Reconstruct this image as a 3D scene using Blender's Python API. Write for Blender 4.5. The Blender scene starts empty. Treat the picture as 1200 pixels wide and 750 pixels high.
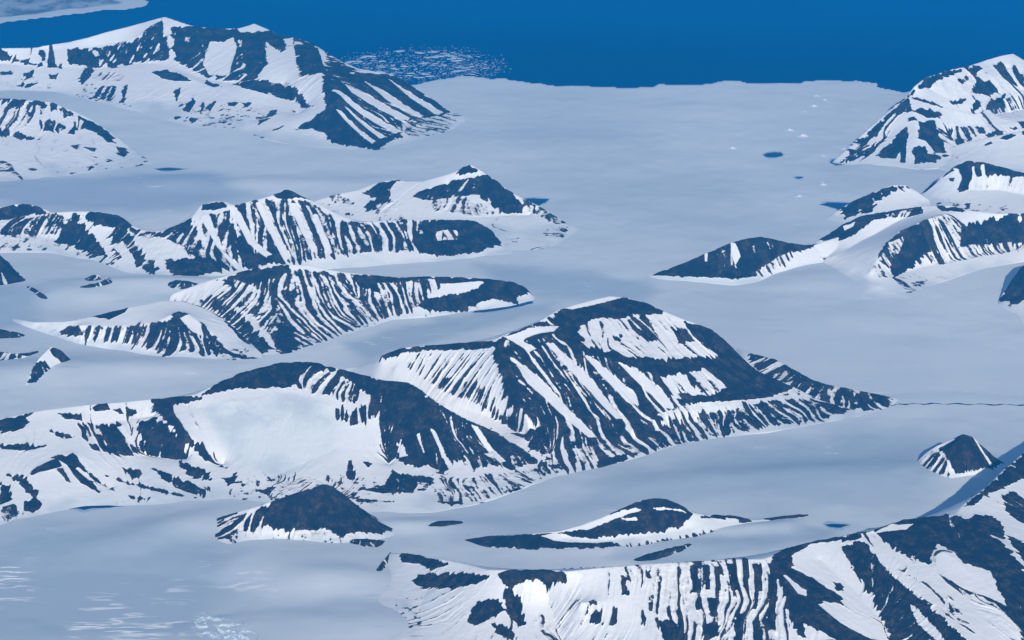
# Aerial view over glaciers and half snow-covered mountains running down to a blue sea.
# Units are metres; the ice surface lies near z = 0, the aircraft's window at 9000 m.
import bpy
import math
import numpy as np

# ---------------------------------------------------------------- terrain core
def poly_inside(X, Y, P):
    ins = np.zeros(X.shape, bool)
    n = len(P)
    for i in range(n):
        x0, y0 = P[i]; x1, y1 = P[(i + 1) % n]
        if y0 == y1:
            continue
        c = (y0 > Y) != (y1 > Y)
        ins ^= c & (X < (x1 - x0) * (Y - y0) / (y1 - y0) + x0)
    return ins

def line_dist(X, Y, P, closed=True):
    d = np.full(X.shape, 1e18)
    n = len(P)
    for i in range(n if closed else n - 1):
        x0, y0 = P[i]; x1, y1 = P[(i + 1) % n]
        dx, dy = x1 - x0, y1 - y0
        L = dx * dx + dy * dy + 1e-9
        t = np.clip(((X - x0) * dx + (Y - y0) * dy) / L, 0, 1)
        d = np.minimum(d, (X - x0 - t * dx) ** 2 + (Y - y0 - t * dy) ** 2)
    return np.sqrt(d)

def blur(a, n=1):
    for _ in range(n):
        p = np.pad(a, 1, mode='edge')
        a = (p[:-2, 1:-1] + 2 * p[1:-1, 1:-1] + p[2:, 1:-1]) * 0.25
        p = np.pad(a, 1, mode='edge')
        a = (p[1:-1, :-2] + 2 * p[1:-1, 1:-1] + p[1:-1, 2:]) * 0.25
    return a

def bil(a, x, y):
    h, w = a.shape
    x = np.clip(x, 0, w - 1.001); y = np.clip(y, 0, h - 1.001)
    i = x.astype(np.int32); j = y.astype(np.int32)
    fx = x - i; fy = y - j
    k = j * w + i
    f = a.ravel()
    return (f[k] * (1 - fx) + f[k + 1] * fx) * (1 - fy) + (f[k + w] * (1 - fx) + f[k + w + 1] * fx) * fy

def vnoise(X, Y, wl, seed):
    """smooth value noise, one octave of wavelength wl (metres), world anchored"""
    u = X / wl; v = Y / wl
    i = np.floor(u); j = np.floor(v)
    fx = u - i; fy = v - j
    fx = fx * fx * fx * (fx * (fx * 6 - 15) + 10); fy = fy * fy * fy * (fy * (fy * 6 - 15) + 10)
    i = i.astype(np.int64); j = j.astype(np.int64)
    def hsh(a, b):
        h = (a * 374761393 + b * 668265263 + seed * 974711) & 0xffffffff
        h = ((h ^ (h >> 13)) * 1274126177) & 0xffffffff
        h = ((h ^ (h >> 16)) * 2246822519) & 0xffffffff
        return ((h ^ (h >> 15)) & 0xffff) / 32767.5 - 1.0
    return (hsh(i, j) * (1 - fx) + hsh(i + 1, j) * fx) * (1 - fy) + (hsh(i, j + 1) * (1 - fx) + hsh(i + 1, j + 1) * fx) * fy

def fbm(X, Y, wl, octs, seed, gain=0.5):
    s = 0; a = 1.0
    for o in range(octs):
        c, sn = math.cos(o * 1.1), math.sin(o * 1.1)
        s = s + a * vnoise(X * c - Y * sn, X * sn + Y * c, wl / 2 ** o, seed + o * 17)
        a *= gain
    return s

def sstep(a, b, x):
    t = np.clip((x - a) / (b - a), 0, 1)
    return t * t * (3 - 2 * t)

def relax(z, fixed, fz, iters):
    w = 1.6
    H, W = z.shape
    jj, ii = np.indices((H, W))
    red = ((ii + jj) & 1 == 0) & ~fixed
    blk = ((ii + jj) & 1 == 1) & ~fixed
    for _ in range(iters):
        for m in (red, blk):
            p = np.pad(z, 1, mode='edge')
            av = (p[:-2, 1:-1] + p[2:, 1:-1] + p[1:-1, :-2] + p[1:-1, 2:]) * 0.25
            z = np.where(m, z + w * (av - z), z)
    return z

def membrane(fixed, fz):
    """heights between the traced lines: a stretched membrane, solved coarse to fine"""
    H, W = fixed.shape
    pyr = [(fixed, fz)]
    while min(pyr[-1][0].shape) > 12:
        f, v = pyr[-1]
        h, w = f.shape
        f2 = np.pad(f, ((0, h & 1), (0, w & 1)), mode='edge'); v2 = np.pad(v, ((0, h & 1), (0, w & 1)), mode='edge')
        fs = f2.reshape(f2.shape[0] // 2, 2, f2.shape[1] // 2, 2).astype(float)
        vs = (v2 * f2).reshape(fs.shape)
        n = fs.sum((1, 3))
        pyr.append((n > 0, np.where(n > 0, vs.sum((1, 3)) / np.maximum(n, 1), 0)))
    z = None
    for k in range(len(pyr) - 1, -1, -1):
        f, v = pyr[k]
        if z is None:
            z = np.where(f, v, v[f].mean() if f.any() else 0)
            z = relax(z, f, v, 200)
        else:
            h, w = f.shape
            z = np.repeat(np.repeat(z, 2, 0), 2, 1)[:h, :w]
            z = blur(z, 1)
            z = np.where(f, v, z)
            z = relax(z, f, v, 70 if k else 40)
    return z

def relief(M):
    """traced outline + ridge and break lines of one mountain -> smooth height grid"""
    c = M['cell']
    B = M['base']
    xs = [p[0] for p in B]; ys = [p[1] for p in B]
    x0 = min(xs) - 4 * c; y0 = min(ys) - 4 * c
    W = int((max(xs) - x0) / c) + 6; H = int((max(ys) - y0) / c) + 6
    X, Y = np.meshgrid(x0 + np.arange(W) * c, y0 + np.arange(H) * c)
    inside = poly_inside(X, Y, B)
    fixed = ~inside
    fz = np.zeros(X.shape)
    acc = np.zeros(X.shape); cnt = np.zeros(X.shape)
    for L in M['lines']:
        for a, b in zip(L[:-1], L[1:]):
            n = max(2, int(math.hypot(b[0] - a[0], b[1] - a[1]) / (c * 0.5)))
            t = np.linspace(0, 1, n)
            i = np.rint((a[0] + (b[0] - a[0]) * t - x0) / c).astype(int)
            j = np.rint((a[1] + (b[1] - a[1]) * t - y0) / c).astype(int)
            zz = a[2] + (b[2] - a[2]) * t
            ok = (i >= 0) & (i < W) & (j >= 0) & (j < H)
            np.add.at(acc, (j[ok], i[ok]), zz[ok]); np.add.at(cnt, (j[ok], i[ok]), 1)
    m = (cnt > 0) & inside
    fixed = fixed | m
    fz = np.where(m, acc / np.maximum(cnt, 1), 0)
    z = membrane(fixed, fz)
    z = blur(z, M.get('soft', 2))
    z = np.where(inside, np.maximum(z, 0), 0)
    return X, Y, z, inside

def streaks(z, wl, levels, seed, wob):
    """noise drawn out along the fall line (gullies and snow chutes)"""
    rng = np.random.default_rng(seed)
    n = blur(rng.standard_normal(z.shape), max(1, int(wl * wl / 4)))
    zs = blur(z, 5)
    gy, gx = np.gradient(zs)
    gx = gx + wob[0]; gy = gy + wob[1]
    g = np.sqrt(gx * gx + gy * gy) + 1e-6
    jj, ii = np.indices(z.shape).astype(float)
    X = ii + gx / g; Y = jj + gy / g       # one cell uphill
    for k in range(levels):
        n = 0.5 * (n + bil(n, X, Y))
        X, Y = bil(X, X, Y), bil(Y, X, Y)
    n = n - blur(n, 60)
    return n / (n.std() + 1e-9)

def sculpt(M):
    """one mountain: heights with gullies, and the rock-or-snow field (rock above zero)"""
    X, Y, z, inside = relief(M)
    c = M['cell']; sd = M['seed']
    k = M['px'] / c                                     # cells to one 'px' (image pixel) of the tracing
    mx = z.max() + 1e-6
    gy, gx = np.gradient(blur(z, 3), c)
    slope = np.sqrt(gx * gx + gy * gy)
    wob = (fbm(X, Y, 240, 3, sd + 5) * 0.11 * c, fbm(X, Y, 240, 3, sd + 9) * 0.11 * c)
    s1 = streaks(z, 1.5 * k, 6, sd, wob)
    s2 = streaks(z, 3.3 * k, 7, sd + 1, wob)
    s3 = streaks(z, 7.0 * k, 7, sd + 2, wob)
    mixw = 0.5 + 0.5 * np.clip(vnoise(X, Y, M['px'] * 70, sd + 21) * 1.6, -1, 1)
    st = (0.75 * mixw + 0.3) * s1 + 0.72 * s2 + 0.75 * (1 - mixw) * s3
    st = st / st.std()
    ns = fbm(X, Y, M['px'] * 9, 5, sd + 40, 0.6)
    bias = np.full(X.shape, -2.5 + M['wild']) + 0.9 * sstep(0.45, 0.9, slope) + 0.5 * fbm(X, Y, M['px'] * 60, 2, sd + 3)
    amp = np.full(X.shape, 0.5 + 0.4 * M['wild'])
    for b, a, f, P in M['paint']:
        f = f * M['px']
        xs = [p[0] for p in P]; ys = [p[1] for p in P]
        i0 = max(0, int((min(xs) - f * 4 - X[0, 0]) / c)); i1 = min(X.shape[1], int((max(xs) + f * 4 - X[0, 0]) / c) + 2)
        j0 = max(0, int((min(ys) - f * 4 - Y[0, 0]) / c)); j1 = min(X.shape[0], int((max(ys) + f * 4 - Y[0, 0]) / c) + 2)
        if i1 <= i0 or j1 <= j0:
            continue
        xx = X[j0:j1, i0:i1]; yy = Y[j0:j1, i0:i1]
        d = line_dist(xx, yy, P) * np.where(poly_inside(xx, yy, P), 1, -1)
        d = d + f * (0.7 * ns[j0:j1, i0:i1] + 1.3 * st[j0:j1, i0:i1])   # frayed, toothed down the fall line
        w = sstep(-f, f, d)
        bias[j0:j1, i0:i1] += (b - bias[j0:j1, i0:i1]) * w
        amp[j0:j1, i0:i1] += (a - amp[j0:j1, i0:i1]) * w
    rock = bias + amp * st + 0.34 * ns
    crest = line_dist(X, Y, [q[:2] for q in M['lines'][0]], False)
    near = sstep(0, 0.03 * mx, z) * (1 - sstep(0.10 * mx, 0.26 * mx, z)) * sstep(-.25, .45, vnoise(X, Y, M['px'] * 60, sd + 77))
    spk = 1.5 * (fbm(X, Y, M['px'] * 6, 3, sd + 78) - 0.62 + 0.25 * s1)
    rock = np.maximum(rock, spk - 3 * (1 - near))        # boulders and talus along the foot
    env = sstep(0, 0.18 * mx, z) * sstep(0.04, 0.3, slope) * (0.1 + 0.9 * sstep(2 * c, 14 * c, crest))
    soft = blur(sstep(-2.0, -0.3, bias), 3)              # wind-packed snow lies smooth, rock is ribbed
    g = M['gully'] * c
    zz = z + env * (0.12 + 0.88 * soft) * g * (0.8 * s2 + 0.45 * s1) + sstep(0, 0.1 * mx, z) * (0.15 + 0.85 * soft) * c * 0.55 * ns
    zz = zz + 0.3 * c * np.clip(rock, -1, 1) * env      # rock ribs stand proud of the chutes
    return X, Y, zz, inside, rock, st


# ---------------------------------------------------------------- layout traced in image pixels, projected to plan coordinates; heights and hidden sides estimated
# every mountain: outline on the ice, ridge and break lines (x, y, z), and rock / snow areas of its surface
#   paint row: (rock tendency, how strongly chutes cut it, edge softness, outline in plan)
MOUNTAINS = [
{'name': 'mountain','label': 'broad far mountain by the open sea with snow chutes fanning from its long crest','cat': 'mountain','base': [[-11554,35760],[-9064,35209],[-8163,35427],[-7326,35318],[-6679,34726],[-5920,34151],[-5163,33445],[-4731,33102],[-3938,32861],[-3582,32481],[-3180,32202],[-2475,31927],[-1980,31927],[-1498,32248],[-953,32861],[-712,33545],[-720,33947],[-959,34092],[-1196,34560],[-1481,35061],[-1820,35706],[-2059,35841],[-2482,36031],[-2780,36361],[-3022,36809],[-3349,37381],[-3668,37764],[-3889,37823],[-4192,38269],[-4423,38536],[-4654,38233],[-5085,38198],[-5463,38312],[-5713,38551],[-6004,38853],[-6245,38679],[-6568,38380],[-6896,38146],[-7148,37913],[-7475,37714],[-7933,37478],[-8571,37447],[-9544,37329],[-10535,37273],[-11587,35969]],'lines': [[[-11574,35929,14.13],[-10403,36805,242],[-9347,36559,400],[-8381,36617,429],[-7751,36617,443],[-7293,36793,474],[-6948,36852,546],[-6683,36971,604],[-6347,37090,664],[-6018,37270,724],[-5769,37331,782],[-5496,37090,749],[-5263,36912,718],[-4906,36852,688],[-4493,36912,675],[-4264,37150,707],[-4050,36971,662],[-3765,36617,614],[-3551,36559,613],[-3244,36213,594],[-2935,35760,532],[-2709,35427,473],[-2425,35209,415],[-2016,35100,373],[-1786,35046,331],[-1462,34620,219],[-1188,34306,122],[-956,33998,40.48]],[[-9335,36501,385],[-8383,36617,401],[-7545,36617,401],[-6854,36676,430],[-6441,36735,487],[-6084,36735,601],[-5913,37030,691],[-5765,37301,775]],[[-9310,36327,199],[-8348,36385,214],[-7747,36156,213],[-7321,36099,212],[-6679,35985,226],[-6212,36099,283],[-5780,35985,310],[-5389,35649,308],[-4845,35100,249],[-4356,34939,234]],[[-3545,36501,612],[-3047,34620,559],[-2803,33998,510],[-2613,33495,412],[-2783,33151,290],[-3174,32861,65.59]],[[-4002,34779,274],[-3594,34673,219],[-3350,34151,162],[-3238,33594,80.13]],[[-5450,35593,294],[-5201,35263,291],[-4514,34567,191],[-3910,33845,107]],[[-4356,34939,234],[-3928,34726,329],[-3509,34515,341],[-3148,33795,174]]],'cell': 12.45,'px': 13.1,'gully': 1,'soft': 2,'wild': 0.75,'seed': 11,'kind': None,'group': None,'paint': [[1.5,0.5,1.5,[[-8379,36595],[-8262,36562],[-8100,36424],[-7918,36338],[-7622,36238],[-7333,36172],[-7288,36067],[-7752,36186],[-8060,36348],[-8355,36433]]],[1.4,0.5,1.2,[[-7751,36600],[-7587,36619],[-7473,36433],[-7421,36200],[-7321,36100],[-7544,36186],[-7721,36419]]],[1.4,0.5,1.2,[[-7296,36638],[-6916,36624],[-6780,36376],[-6618,36034],[-6722,35991],[-6979,36129],[-7195,36177]]],[0.5,1.2,2,[[-6873,36619],[-6082,36709],[-5988,37057],[-5801,37252],[-5501,35981],[-5786,36034],[-6217,36138],[-6537,35958]]],[1.5,0.4,1,[[-6846,36619],[-6749,36629],[-6342,35953],[-6465,35943]]],[1.5,0.4,1,[[-6619,36605],[-6507,36610],[-6134,36043],[-6253,36000]]],[1.5,0.4,1,[[-6344,36657],[-6258,36648],[-5927,36157],[-6030,36096]]],[1.5,0.4,1,[[-5851,36767],[-5732,36828],[-5578,36376],[-5572,36105],[-5718,36381]]],[1.5,0.4,1,[[-6051,36571],[-5973,36624],[-5774,36162],[-5850,36096]]],[0.8,1.2,2,[[-5619,36938],[-4486,36847],[-4149,34901],[-4860,35230],[-5429,35958]]],[1.5,0.5,1,[[-5544,36900],[-5452,36957],[-5234,36181],[-5193,35953],[-5379,36000],[-5491,36234]]],[-1.6,0.8,1.2,[[-4941,35691],[-4919,36457],[-4772,36391],[-4574,36619],[-4461,36205],[-4474,35677],[-4479,35215],[-4784,35277]]],[1.3,0.6,1.5,[[-4476,36748],[-3955,36871],[-3549,36543],[-3407,35701],[-3570,35996],[-3748,35682],[-3996,36124],[-3831,35548],[-4019,34954],[-4188,34892]]],[1.3,0.6,1.2,[[-5150,36776],[-4735,36819],[-4198,36762],[-4494,36652],[-4691,36410],[-4872,36538],[-4981,36272],[-5081,36419]]],[1.6,0.5,1.5,[[-4355,34930],[-3881,34906],[-3437,34454],[-3206,34049],[-3017,33488],[-3133,33616],[-3348,34140],[-3690,34292],[-3969,34449],[-4188,34635]]],[1.1,1,2,[[-3549,36543],[-3242,36210],[-2936,35772],[-2709,35434],[-2417,35073],[-2702,34397],[-2966,34421],[-3246,34578],[-3445,35344]]],[-1.6,0.8,1.2,[[-3706,36429],[-3574,36510],[-3430,35334],[-3346,34635],[-3485,35011],[-3562,35596]]],[-1.6,0.8,1.2,[[-3120,36034],[-3008,35824],[-2798,35168],[-2711,34711],[-2844,34364],[-2986,35177]]],[-1.6,0.8,1.2,[[-3972,36305],[-3723,35858],[-3406,34877],[-3459,34697],[-3691,35044],[-3917,35582]]],[1,1.1,2,[[-2936,35772],[-2658,34706],[-2278,34992],[-1813,35049],[-1325,34478],[-956,34007],[-1037,33607],[-1409,33193],[-1636,32532],[-1982,31965],[-2297,32056],[-2771,32584],[-3174,32874],[-2807,33126],[-2896,33992]]],[1.7,0.5,1.5,[[-3205,32793],[-2811,33179],[-2661,33440],[-2555,33164],[-1988,32070],[-2171,32027],[-2618,32194],[-2771,32584],[-2974,32760]]],[1.5,0.5,1.5,[[-2655,34654],[-2281,35044],[-1771,35025],[-955,33954],[-1038,33650],[-1354,33440],[-1825,33888],[-2243,34402],[-2498,34283]]],[-2,0.4,0.8,[[-2745,33721],[-2617,33735],[-2247,33350],[-1646,32765],[-1729,32646],[-2304,33217]]],[-2,0.4,0.8,[[-2551,34092],[-2189,33907],[-1542,33317],[-1585,33122],[-2064,33502],[-2442,33821]]],[-2,0.4,0.8,[[-2289,34502],[-2028,34302],[-1724,33954],[-1344,33521],[-1390,33383],[-1818,33745]]],[-2,0.4,0.8,[[-1937,34858],[-1698,34559],[-1044,33873],[-1128,33640],[-1592,34235]]],[-2,0.4,0.6,[[-2633,33188],[-2555,33164],[-2000,32303],[-2044,32198]]],[-2,0.4,0.6,[[-2540,33340],[-2433,33245],[-1859,32484],[-1931,32408]]],[-0.1,0.4,2,[[-1662,33126],[-786,33983],[-954,32903],[-1387,32598],[-1641,32665]]],[1,0.5,1,[[-8282,36048],[-8118,36062],[-8053,35939],[-8258,35924]]],[1,0.5,1,[[-7877,35953],[-7723,36019],[-7659,35820],[-7813,35753]]],[1,0.5,1,[[-7944,35572],[-7797,35667],[-7583,35620],[-7762,35477]]],[1,0.5,1,[[-7450,35881],[-7313,35891],[-7307,35696],[-7425,35739]]],[1.2,0.5,1,[[-6928,35563],[-6892,36015],[-6722,35991],[-6735,35734],[-6843,35387]]],[1,0.4,0.8,[[-6588,34830],[-6529,35301],[-6466,35249],[-6498,34773]]],[1,0.4,0.8,[[-6455,34758],[-6414,35268],[-6352,35215],[-6380,34706]]],[1,0.4,0.8,[[-6346,34663],[-6315,35239],[-6252,35187],[-6242,34597]]],[1,0.4,0.8,[[-6116,34563],[-6135,35220],[-6072,35168],[-6030,34440]]],[1.3,0.5,1,[[-5755,35615],[-5527,35653],[-5203,35272],[-5051,35034],[-5317,35101],[-5543,35272]]],[1,0.4,0.8,[[-5290,34687],[-5174,34939],[-5187,34311]]],[1,0.4,0.8,[[-5066,33988],[-4946,34397],[-4879,34287],[-4926,33821]]],[1,0.4,0.8,[[-4801,33869],[-4763,34202],[-4720,34059],[-4730,33716]]],[1,0.4,0.8,[[-4712,33992],[-4547,34273],[-4610,33802]]],[1.2,0.5,0.8,[[-4853,35168],[-4543,34816],[-4672,34778],[-4809,34920]]],[1,0.5,0.8,[[-4406,34187],[-4229,34140],[-4237,33969],[-4350,34045]]],[1,0.5,0.8,[[-4176,34135],[-4002,34102],[-4049,33921]]],[1,0.5,0.8,[[-4957,33655],[-4761,33545],[-4831,33379]]],[0.4,0.4,1.5,[[-3870,33450],[-3579,33793],[-3632,33398],[-3787,33145]]],[1,0.5,0.8,[[-3557,32879],[-3394,33060],[-3475,32827]]],[1,0.5,0.8,[[-5176,33735],[-5010,33664],[-5103,33578]]],[-0.2,0.6,2,[[-6871,35886],[-6146,35658],[-6241,35382],[-6758,35615]]]],'darkened': []},
{'name': 'mountain','label': 'low snowy mountain with a dark speckled crest in front of the broad far mountain','cat': 'mountain','base': [[-10184,31545],[-7766,30197],[-7086,30321],[-6393,30404],[-5634,30826],[-5294,30954],[-5006,31040],[-5013,31171],[-5100,31270],[-5344,31675],[-5592,32090],[-5932,32654],[-6264,33136],[-6578,33478],[-6801,33650],[-7031,33847],[-7305,33920],[-7847,34016],[-8653,34110],[-9556,34018],[-10209,31717]],'lines': [[[-10197,31679,12.74],[-9401,33465,287],[-8422,33199,474],[-7636,33102,473],[-7108,33005,472],[-6846,32957,458],[-6642,32861,405],[-6448,32813,340],[-6167,32623,260],[-5875,32341,155],[-5564,31927,76.86],[-5333,31612,25.43],[-5095,31236,6.3]],[[-8173,32018,180],[-7449,32110,180],[-6811,32018,180],[-6140,31701,115]]],'cell': 11.64,'px': 12.25,'gully': 1,'soft': 2,'wild': 0.8,'seed': 18,'kind': None,'group': None,'paint': [[0.7,0.9,3,[[-7637,33107],[-7041,32986],[-6710,32898],[-6443,32786],[-6538,32604],[-6688,32755],[-7016,32835],[-7064,32390],[-7172,32506],[-7194,32772],[-7586,32838]]],[1.4,0.4,1.5,[[-6438,32758],[-6299,32668],[-6044,32475],[-5826,32187],[-5738,31943],[-5866,31973],[-6084,32258],[-6273,32352],[-6357,32110],[-6463,32151],[-6378,32541]]],[0.5,0.7,2,[[-6951,32462],[-6708,32503],[-6513,32305],[-6579,32110],[-6848,32226]]],[-2,0.4,1,[[-6351,32602],[-6307,32560],[-6309,32118],[-6357,32110]]],[0.7,0.5,1.5,[[-7473,32239],[-7147,32160],[-6857,31932],[-7036,31902],[-7449,32107]]],[1.3,0.4,1,[[-5706,31816],[-5596,31814],[-5511,31663],[-5537,31435],[-5647,31517]]],[0.9,0.5,1,[[-7198,30872],[-6953,30845],[-7023,30713],[-7171,30740]]],[1.4,0.3,1,[[-5328,31097],[-5256,31182],[-5066,31040],[-5112,31007],[-5239,30974]]],[0.3,0.4,1.5,[[-6392,31742],[-6212,31762],[-6240,31569]]],[0.3,0.4,1.5,[[-6141,31704],[-5948,31720],[-6016,31542]]],[0.4,0.5,1,[[-6036,31440],[-5877,31435],[-5932,31325]]],[0.3,0.4,1,[[-5785,31317],[-5680,31265],[-5740,31185]]],[0.2,0.4,1,[[-6864,30880],[-6650,30825],[-6738,30724]]],[-0.5,0.6,3,[[-7568,32744],[-7186,32728],[-6980,32272],[-7482,32283]]]],'darkened': []},
{'name': 'mountain','label': 'sharp dark peak behind the long striped ridge with a snow bench below its crest','cat': 'mountain','base': [[-2679,29161],[-2222,28333],[-1098,27971],[-108,27339],[215,27304],[648,27442],[1007,27864],[990,28003],[722,28345],[451,28838],[171,29130],[0,29333],[-232,29746],[-443,30024],[-586,30192],[-667,30099],[-758,30010],[-932,29943],[-1219,29818],[-1453,29839],[-1608,29937],[-1858,29803],[-2076,29574],[-2412,29425],[-2692,29325]],'lines': [[[-2684,29239,47.75],[-2390,29161,167],[-2052,29239,214],[-1832,29394,263],[-1583,29473,299],[-1431,29394,287],[-1200,29355,299],[-914,29355,382],[-741,29316,453],[-649,29316,512],[-570,29355,548],[-432,29277,488],[-227,29161,380],[0,28893,283],[169,28780,224],[448,28629,129],[720,28260,46.47],[988,27971,11.53]],[[-1354,28893,189],[-1132,29007,237],[-853,29200,309],[-625,29200,380]],[[-890,28407,117],[-444,28370,93.18],[0,28481,93.47],[224,28555,70.26]]],'cell': 10.42,'px': 10.97,'gully': 1,'soft': 2,'wild': 0.6,'seed': 25,'kind': None,'group': None,'paint': [[1.2,0.6,1.5,[[-2013,29155],[-1775,29410],[-1489,29430],[-1546,29403],[-1650,29190],[-1575,28777],[-1907,28664],[-1971,28812],[-1811,28995]]],[1,0.9,1.5,[[-1334,28958],[-1136,29140],[-740,29239],[-455,29210],[-284,29175],[0,28918],[157,28686],[134,28555],[-112,28501],[-280,28653],[-450,28855],[-788,28820],[-1125,28810]]],[1.4,0.4,1.2,[[-740,29286],[-570,29348],[-444,29268],[-500,29214],[-683,29241]]],[-1.8,0.4,1,[[-1487,29375],[-1140,29251],[-683,29241],[-432,29221],[-499,29165],[-797,29237],[-1192,29108],[-1336,29003],[-1454,29114]]],[-0.3,1,2,[[-1125,28789],[-676,28879],[-392,28649],[-223,28487],[-445,28411],[-1005,28536]]],[1.5,0.4,1.2,[[-432,29256],[-227,29161],[22.53,28865],[157,28672],[134,28567],[-89.25,28503],[-246,28655],[-361,28951]]],[0.1,0.5,1.5,[[0,28879],[448,28606],[742,28242],[553,28228],[202,28637]]],[-0.1,0.4,2,[[407,28049],[717,28140],[655,27782],[437,27821]]],[0,0.5,2,[[-2461,29190],[-2278,29192],[-2031,28869],[-2320,28958]]],[-0.8,0.5,2,[[-1802,28820],[-1465,28847],[-1508,28547],[-1734,28583]]]],'darkened': []},
{'name': 'mountain','label': 'long curtain shaped ridge striped by white chutes with a smooth dark right end','cat': 'mountain','base': [[-8989,27460],[-7039,27066],[-6428,27202],[-5785,27202],[-5186,26831],[-4561,26212],[-4021,26054],[-3524,26212],[-3133,26437],[-2620,26535],[-1787,26633],[-847,26831],[0,27202],[21.6,27442],[-108,27502],[-275,28000],[-498,28271],[-1107,28243],[-1438,28243],[-1983,28109],[-2277,28382],[-2642,28790],[-2882,28972],[-3009,29125],[-3157,28890],[-3363,28701],[-3677,28505],[-3750,28655],[-3923,28691],[-4076,28567],[-4134,28144],[-4322,27901],[-4469,27771],[-4695,27818],[-4886,28001],[-5102,28329],[-5460,28479],[-5747,28520],[-6046,28504],[-6232,28722],[-6483,28853],[-6743,28742],[-7382,28586],[-8147,28500],[-9008,27599]],'lines': [[[-8996,27564,11.4],[-8046,28147,180],[-7232,28007,299],[-6596,28115,323],[-6317,28115,380],[-6077,28007,368],[-5918,27899,310],[-5607,27828,355],[-5315,27722,387],[-4974,27617,364],[-4789,27442,283],[-4608,27304,259],[-4383,27236,270],[-4219,27236,337],[-4010,27304,428],[-3930,27547,521],[-3771,27582,566],[-3605,27547,566],[-3540,27442,542],[-3228,27547,588],[-3025,27687,613],[-2875,27828,661],[-2758,27722,636],[-2548,27757,524],[-2216,27617,386],[-1938,27477,317],[-1408,27652,296],[-1083,27652,296],[-489,27722,274],[-271,27652,171],[-108,27442,22.71]],[[-7225,27935,184],[-6576,27971,184],[-6321,28079,219],[-5919,27899,298]],[[-7120,27442,79.43],[-6501,27582,91.13],[-6075,27617,91.22],[-5663,27442,90.76],[-5342,27134,45.01]],[[-5077,27408,226],[-4902,27100,157],[-4679,26666,77.66]],[[-3852,27339,473],[-3564,26798,200],[-3452,26502,55.22]],[[-3015,27547,521],[-2689,26765,100]],[[-650,27652,239],[-270,27547,125]]],'cell': 10.14,'px': 10.67,'gully': 1,'soft': 2,'wild': 0.5,'seed': 32,'kind': None,'group': None,'paint': [[1.6,0.4,1.5,[[-6705,28110],[-6318,28123],[-6079,28021],[-5917,27893],[-6257,28038],[-6468,27982],[-6684,27964]]],[1.4,0.5,1.2,[[-5316,27728],[-4973,27615],[-4780,27454],[-4834,27376],[-5059,27439],[-5349,27563],[-5481,27721]]],[0.2,1.3,2,[[-6558,27879],[-6363,28010],[-5893,27882],[-5592,27723],[-5609,27456],[-5848,27578],[-6184,27626],[-6505,27602]]],[1.5,0.5,1.5,[[-5731,27684],[-5556,27699],[-5217,27400],[-4992,26833],[-5267,27009],[-5528,27283],[-5824,27432],[-5729,27521]]],[1.4,0.5,1.2,[[-5603,27801],[-5443,27684],[-5498,27608],[-5599,27691]]],[-2,0.4,1.2,[[-5336,27471],[-5105,27458],[-5050,27148],[-4998,26870],[-5153,27185]]],[0.6,1,2,[[-5080,27430],[-4901,27476],[-4610,26929],[-4326,26401],[-4361,26269],[-4542,26443],[-4749,26779],[-4904,26744]]],[-2,0.4,1.2,[[-4973,27070],[-4874,27129],[-4647,26660],[-4671,26536]]],[0.3,1.3,2.5,[[-4895,27432],[-4379,27205],[-4007,27267],[-3864,26938],[-3495,26425],[-3839,26250],[-4160,26325],[-4310,26677],[-4581,27107]]],[-1.5,0.6,1.2,[[-4631,27083],[-4421,27118],[-4061,26807],[-3881,26430],[-4031,26553],[-4197,26623],[-4349,26575]]],[0.3,1.4,2.5,[[-3901,27289],[-3227,27539],[-2914,27639],[-2488,27675],[-2206,27467],[-1724,27491],[-1407,27630],[-1084,27665],[-1064,27033],[-1593,26968],[-2115,26842],[-2474,26703],[-2678,26614],[-2940,26625],[-3291,26458],[-3542,26380],[-3795,26788]]],[1.6,0.4,1.5,[[-3492,27144],[-3374,27018],[-3160,26738],[-2967,26690],[-2981,26605],[-3291,26458],[-3401,26742]]],[1.4,0.5,1.5,[[-4269,26525],[-4037,26605],[-3671,26612],[-3531,26471],[-3591,26352],[-3883,26189],[-4129,26247]]],[1.6,0.4,1.2,[[-1084,27665],[-489,27717],[-260,27645],[-108,27437],[-427,27116],[-797,26968],[-1063,26981],[-1224,27048],[-1338,27239],[-1130,27402],[-1189,27569]]],[-0.1,1.7,0.8,[[-992,27469],[-670,27528],[-687,27324],[-943,27276]]],[1.5,0.3,1,[[-3907,27554],[-3604,27545],[-3583,27430],[-3753,27411],[-3907,27437]]],[1.5,0.4,1,[[-3037,27695],[-2873,27817],[-2749,27738],[-2537,27756],[-2807,27647],[-2968,27643]]],[0.8,0.5,1,[[-4002,27324],[-4034,27220],[-4379,27205],[-4283,27298]]],[-2,0.4,1.2,[[-3224,27504],[-3164,27543],[-2741,26753],[-2796,26658]]],[-2,0.4,1.2,[[-2803,27589],[-2719,27606],[-2437,26927],[-2473,26836]]],[-2,0.4,1,[[-2517,27476],[-2454,27495],[-2243,26859],[-2281,26794]]],[-2,0.4,1,[[-3539,27422],[-3464,27424],[-3174,26901],[-2971,26747],[-3052,26707],[-3257,26892]]],[-2,0.4,1.2,[[-3890,27287],[-3821,27348],[-3558,26729],[-3316,26501],[-3363,26447],[-3627,26794]]]],'darkened': []},
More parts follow.
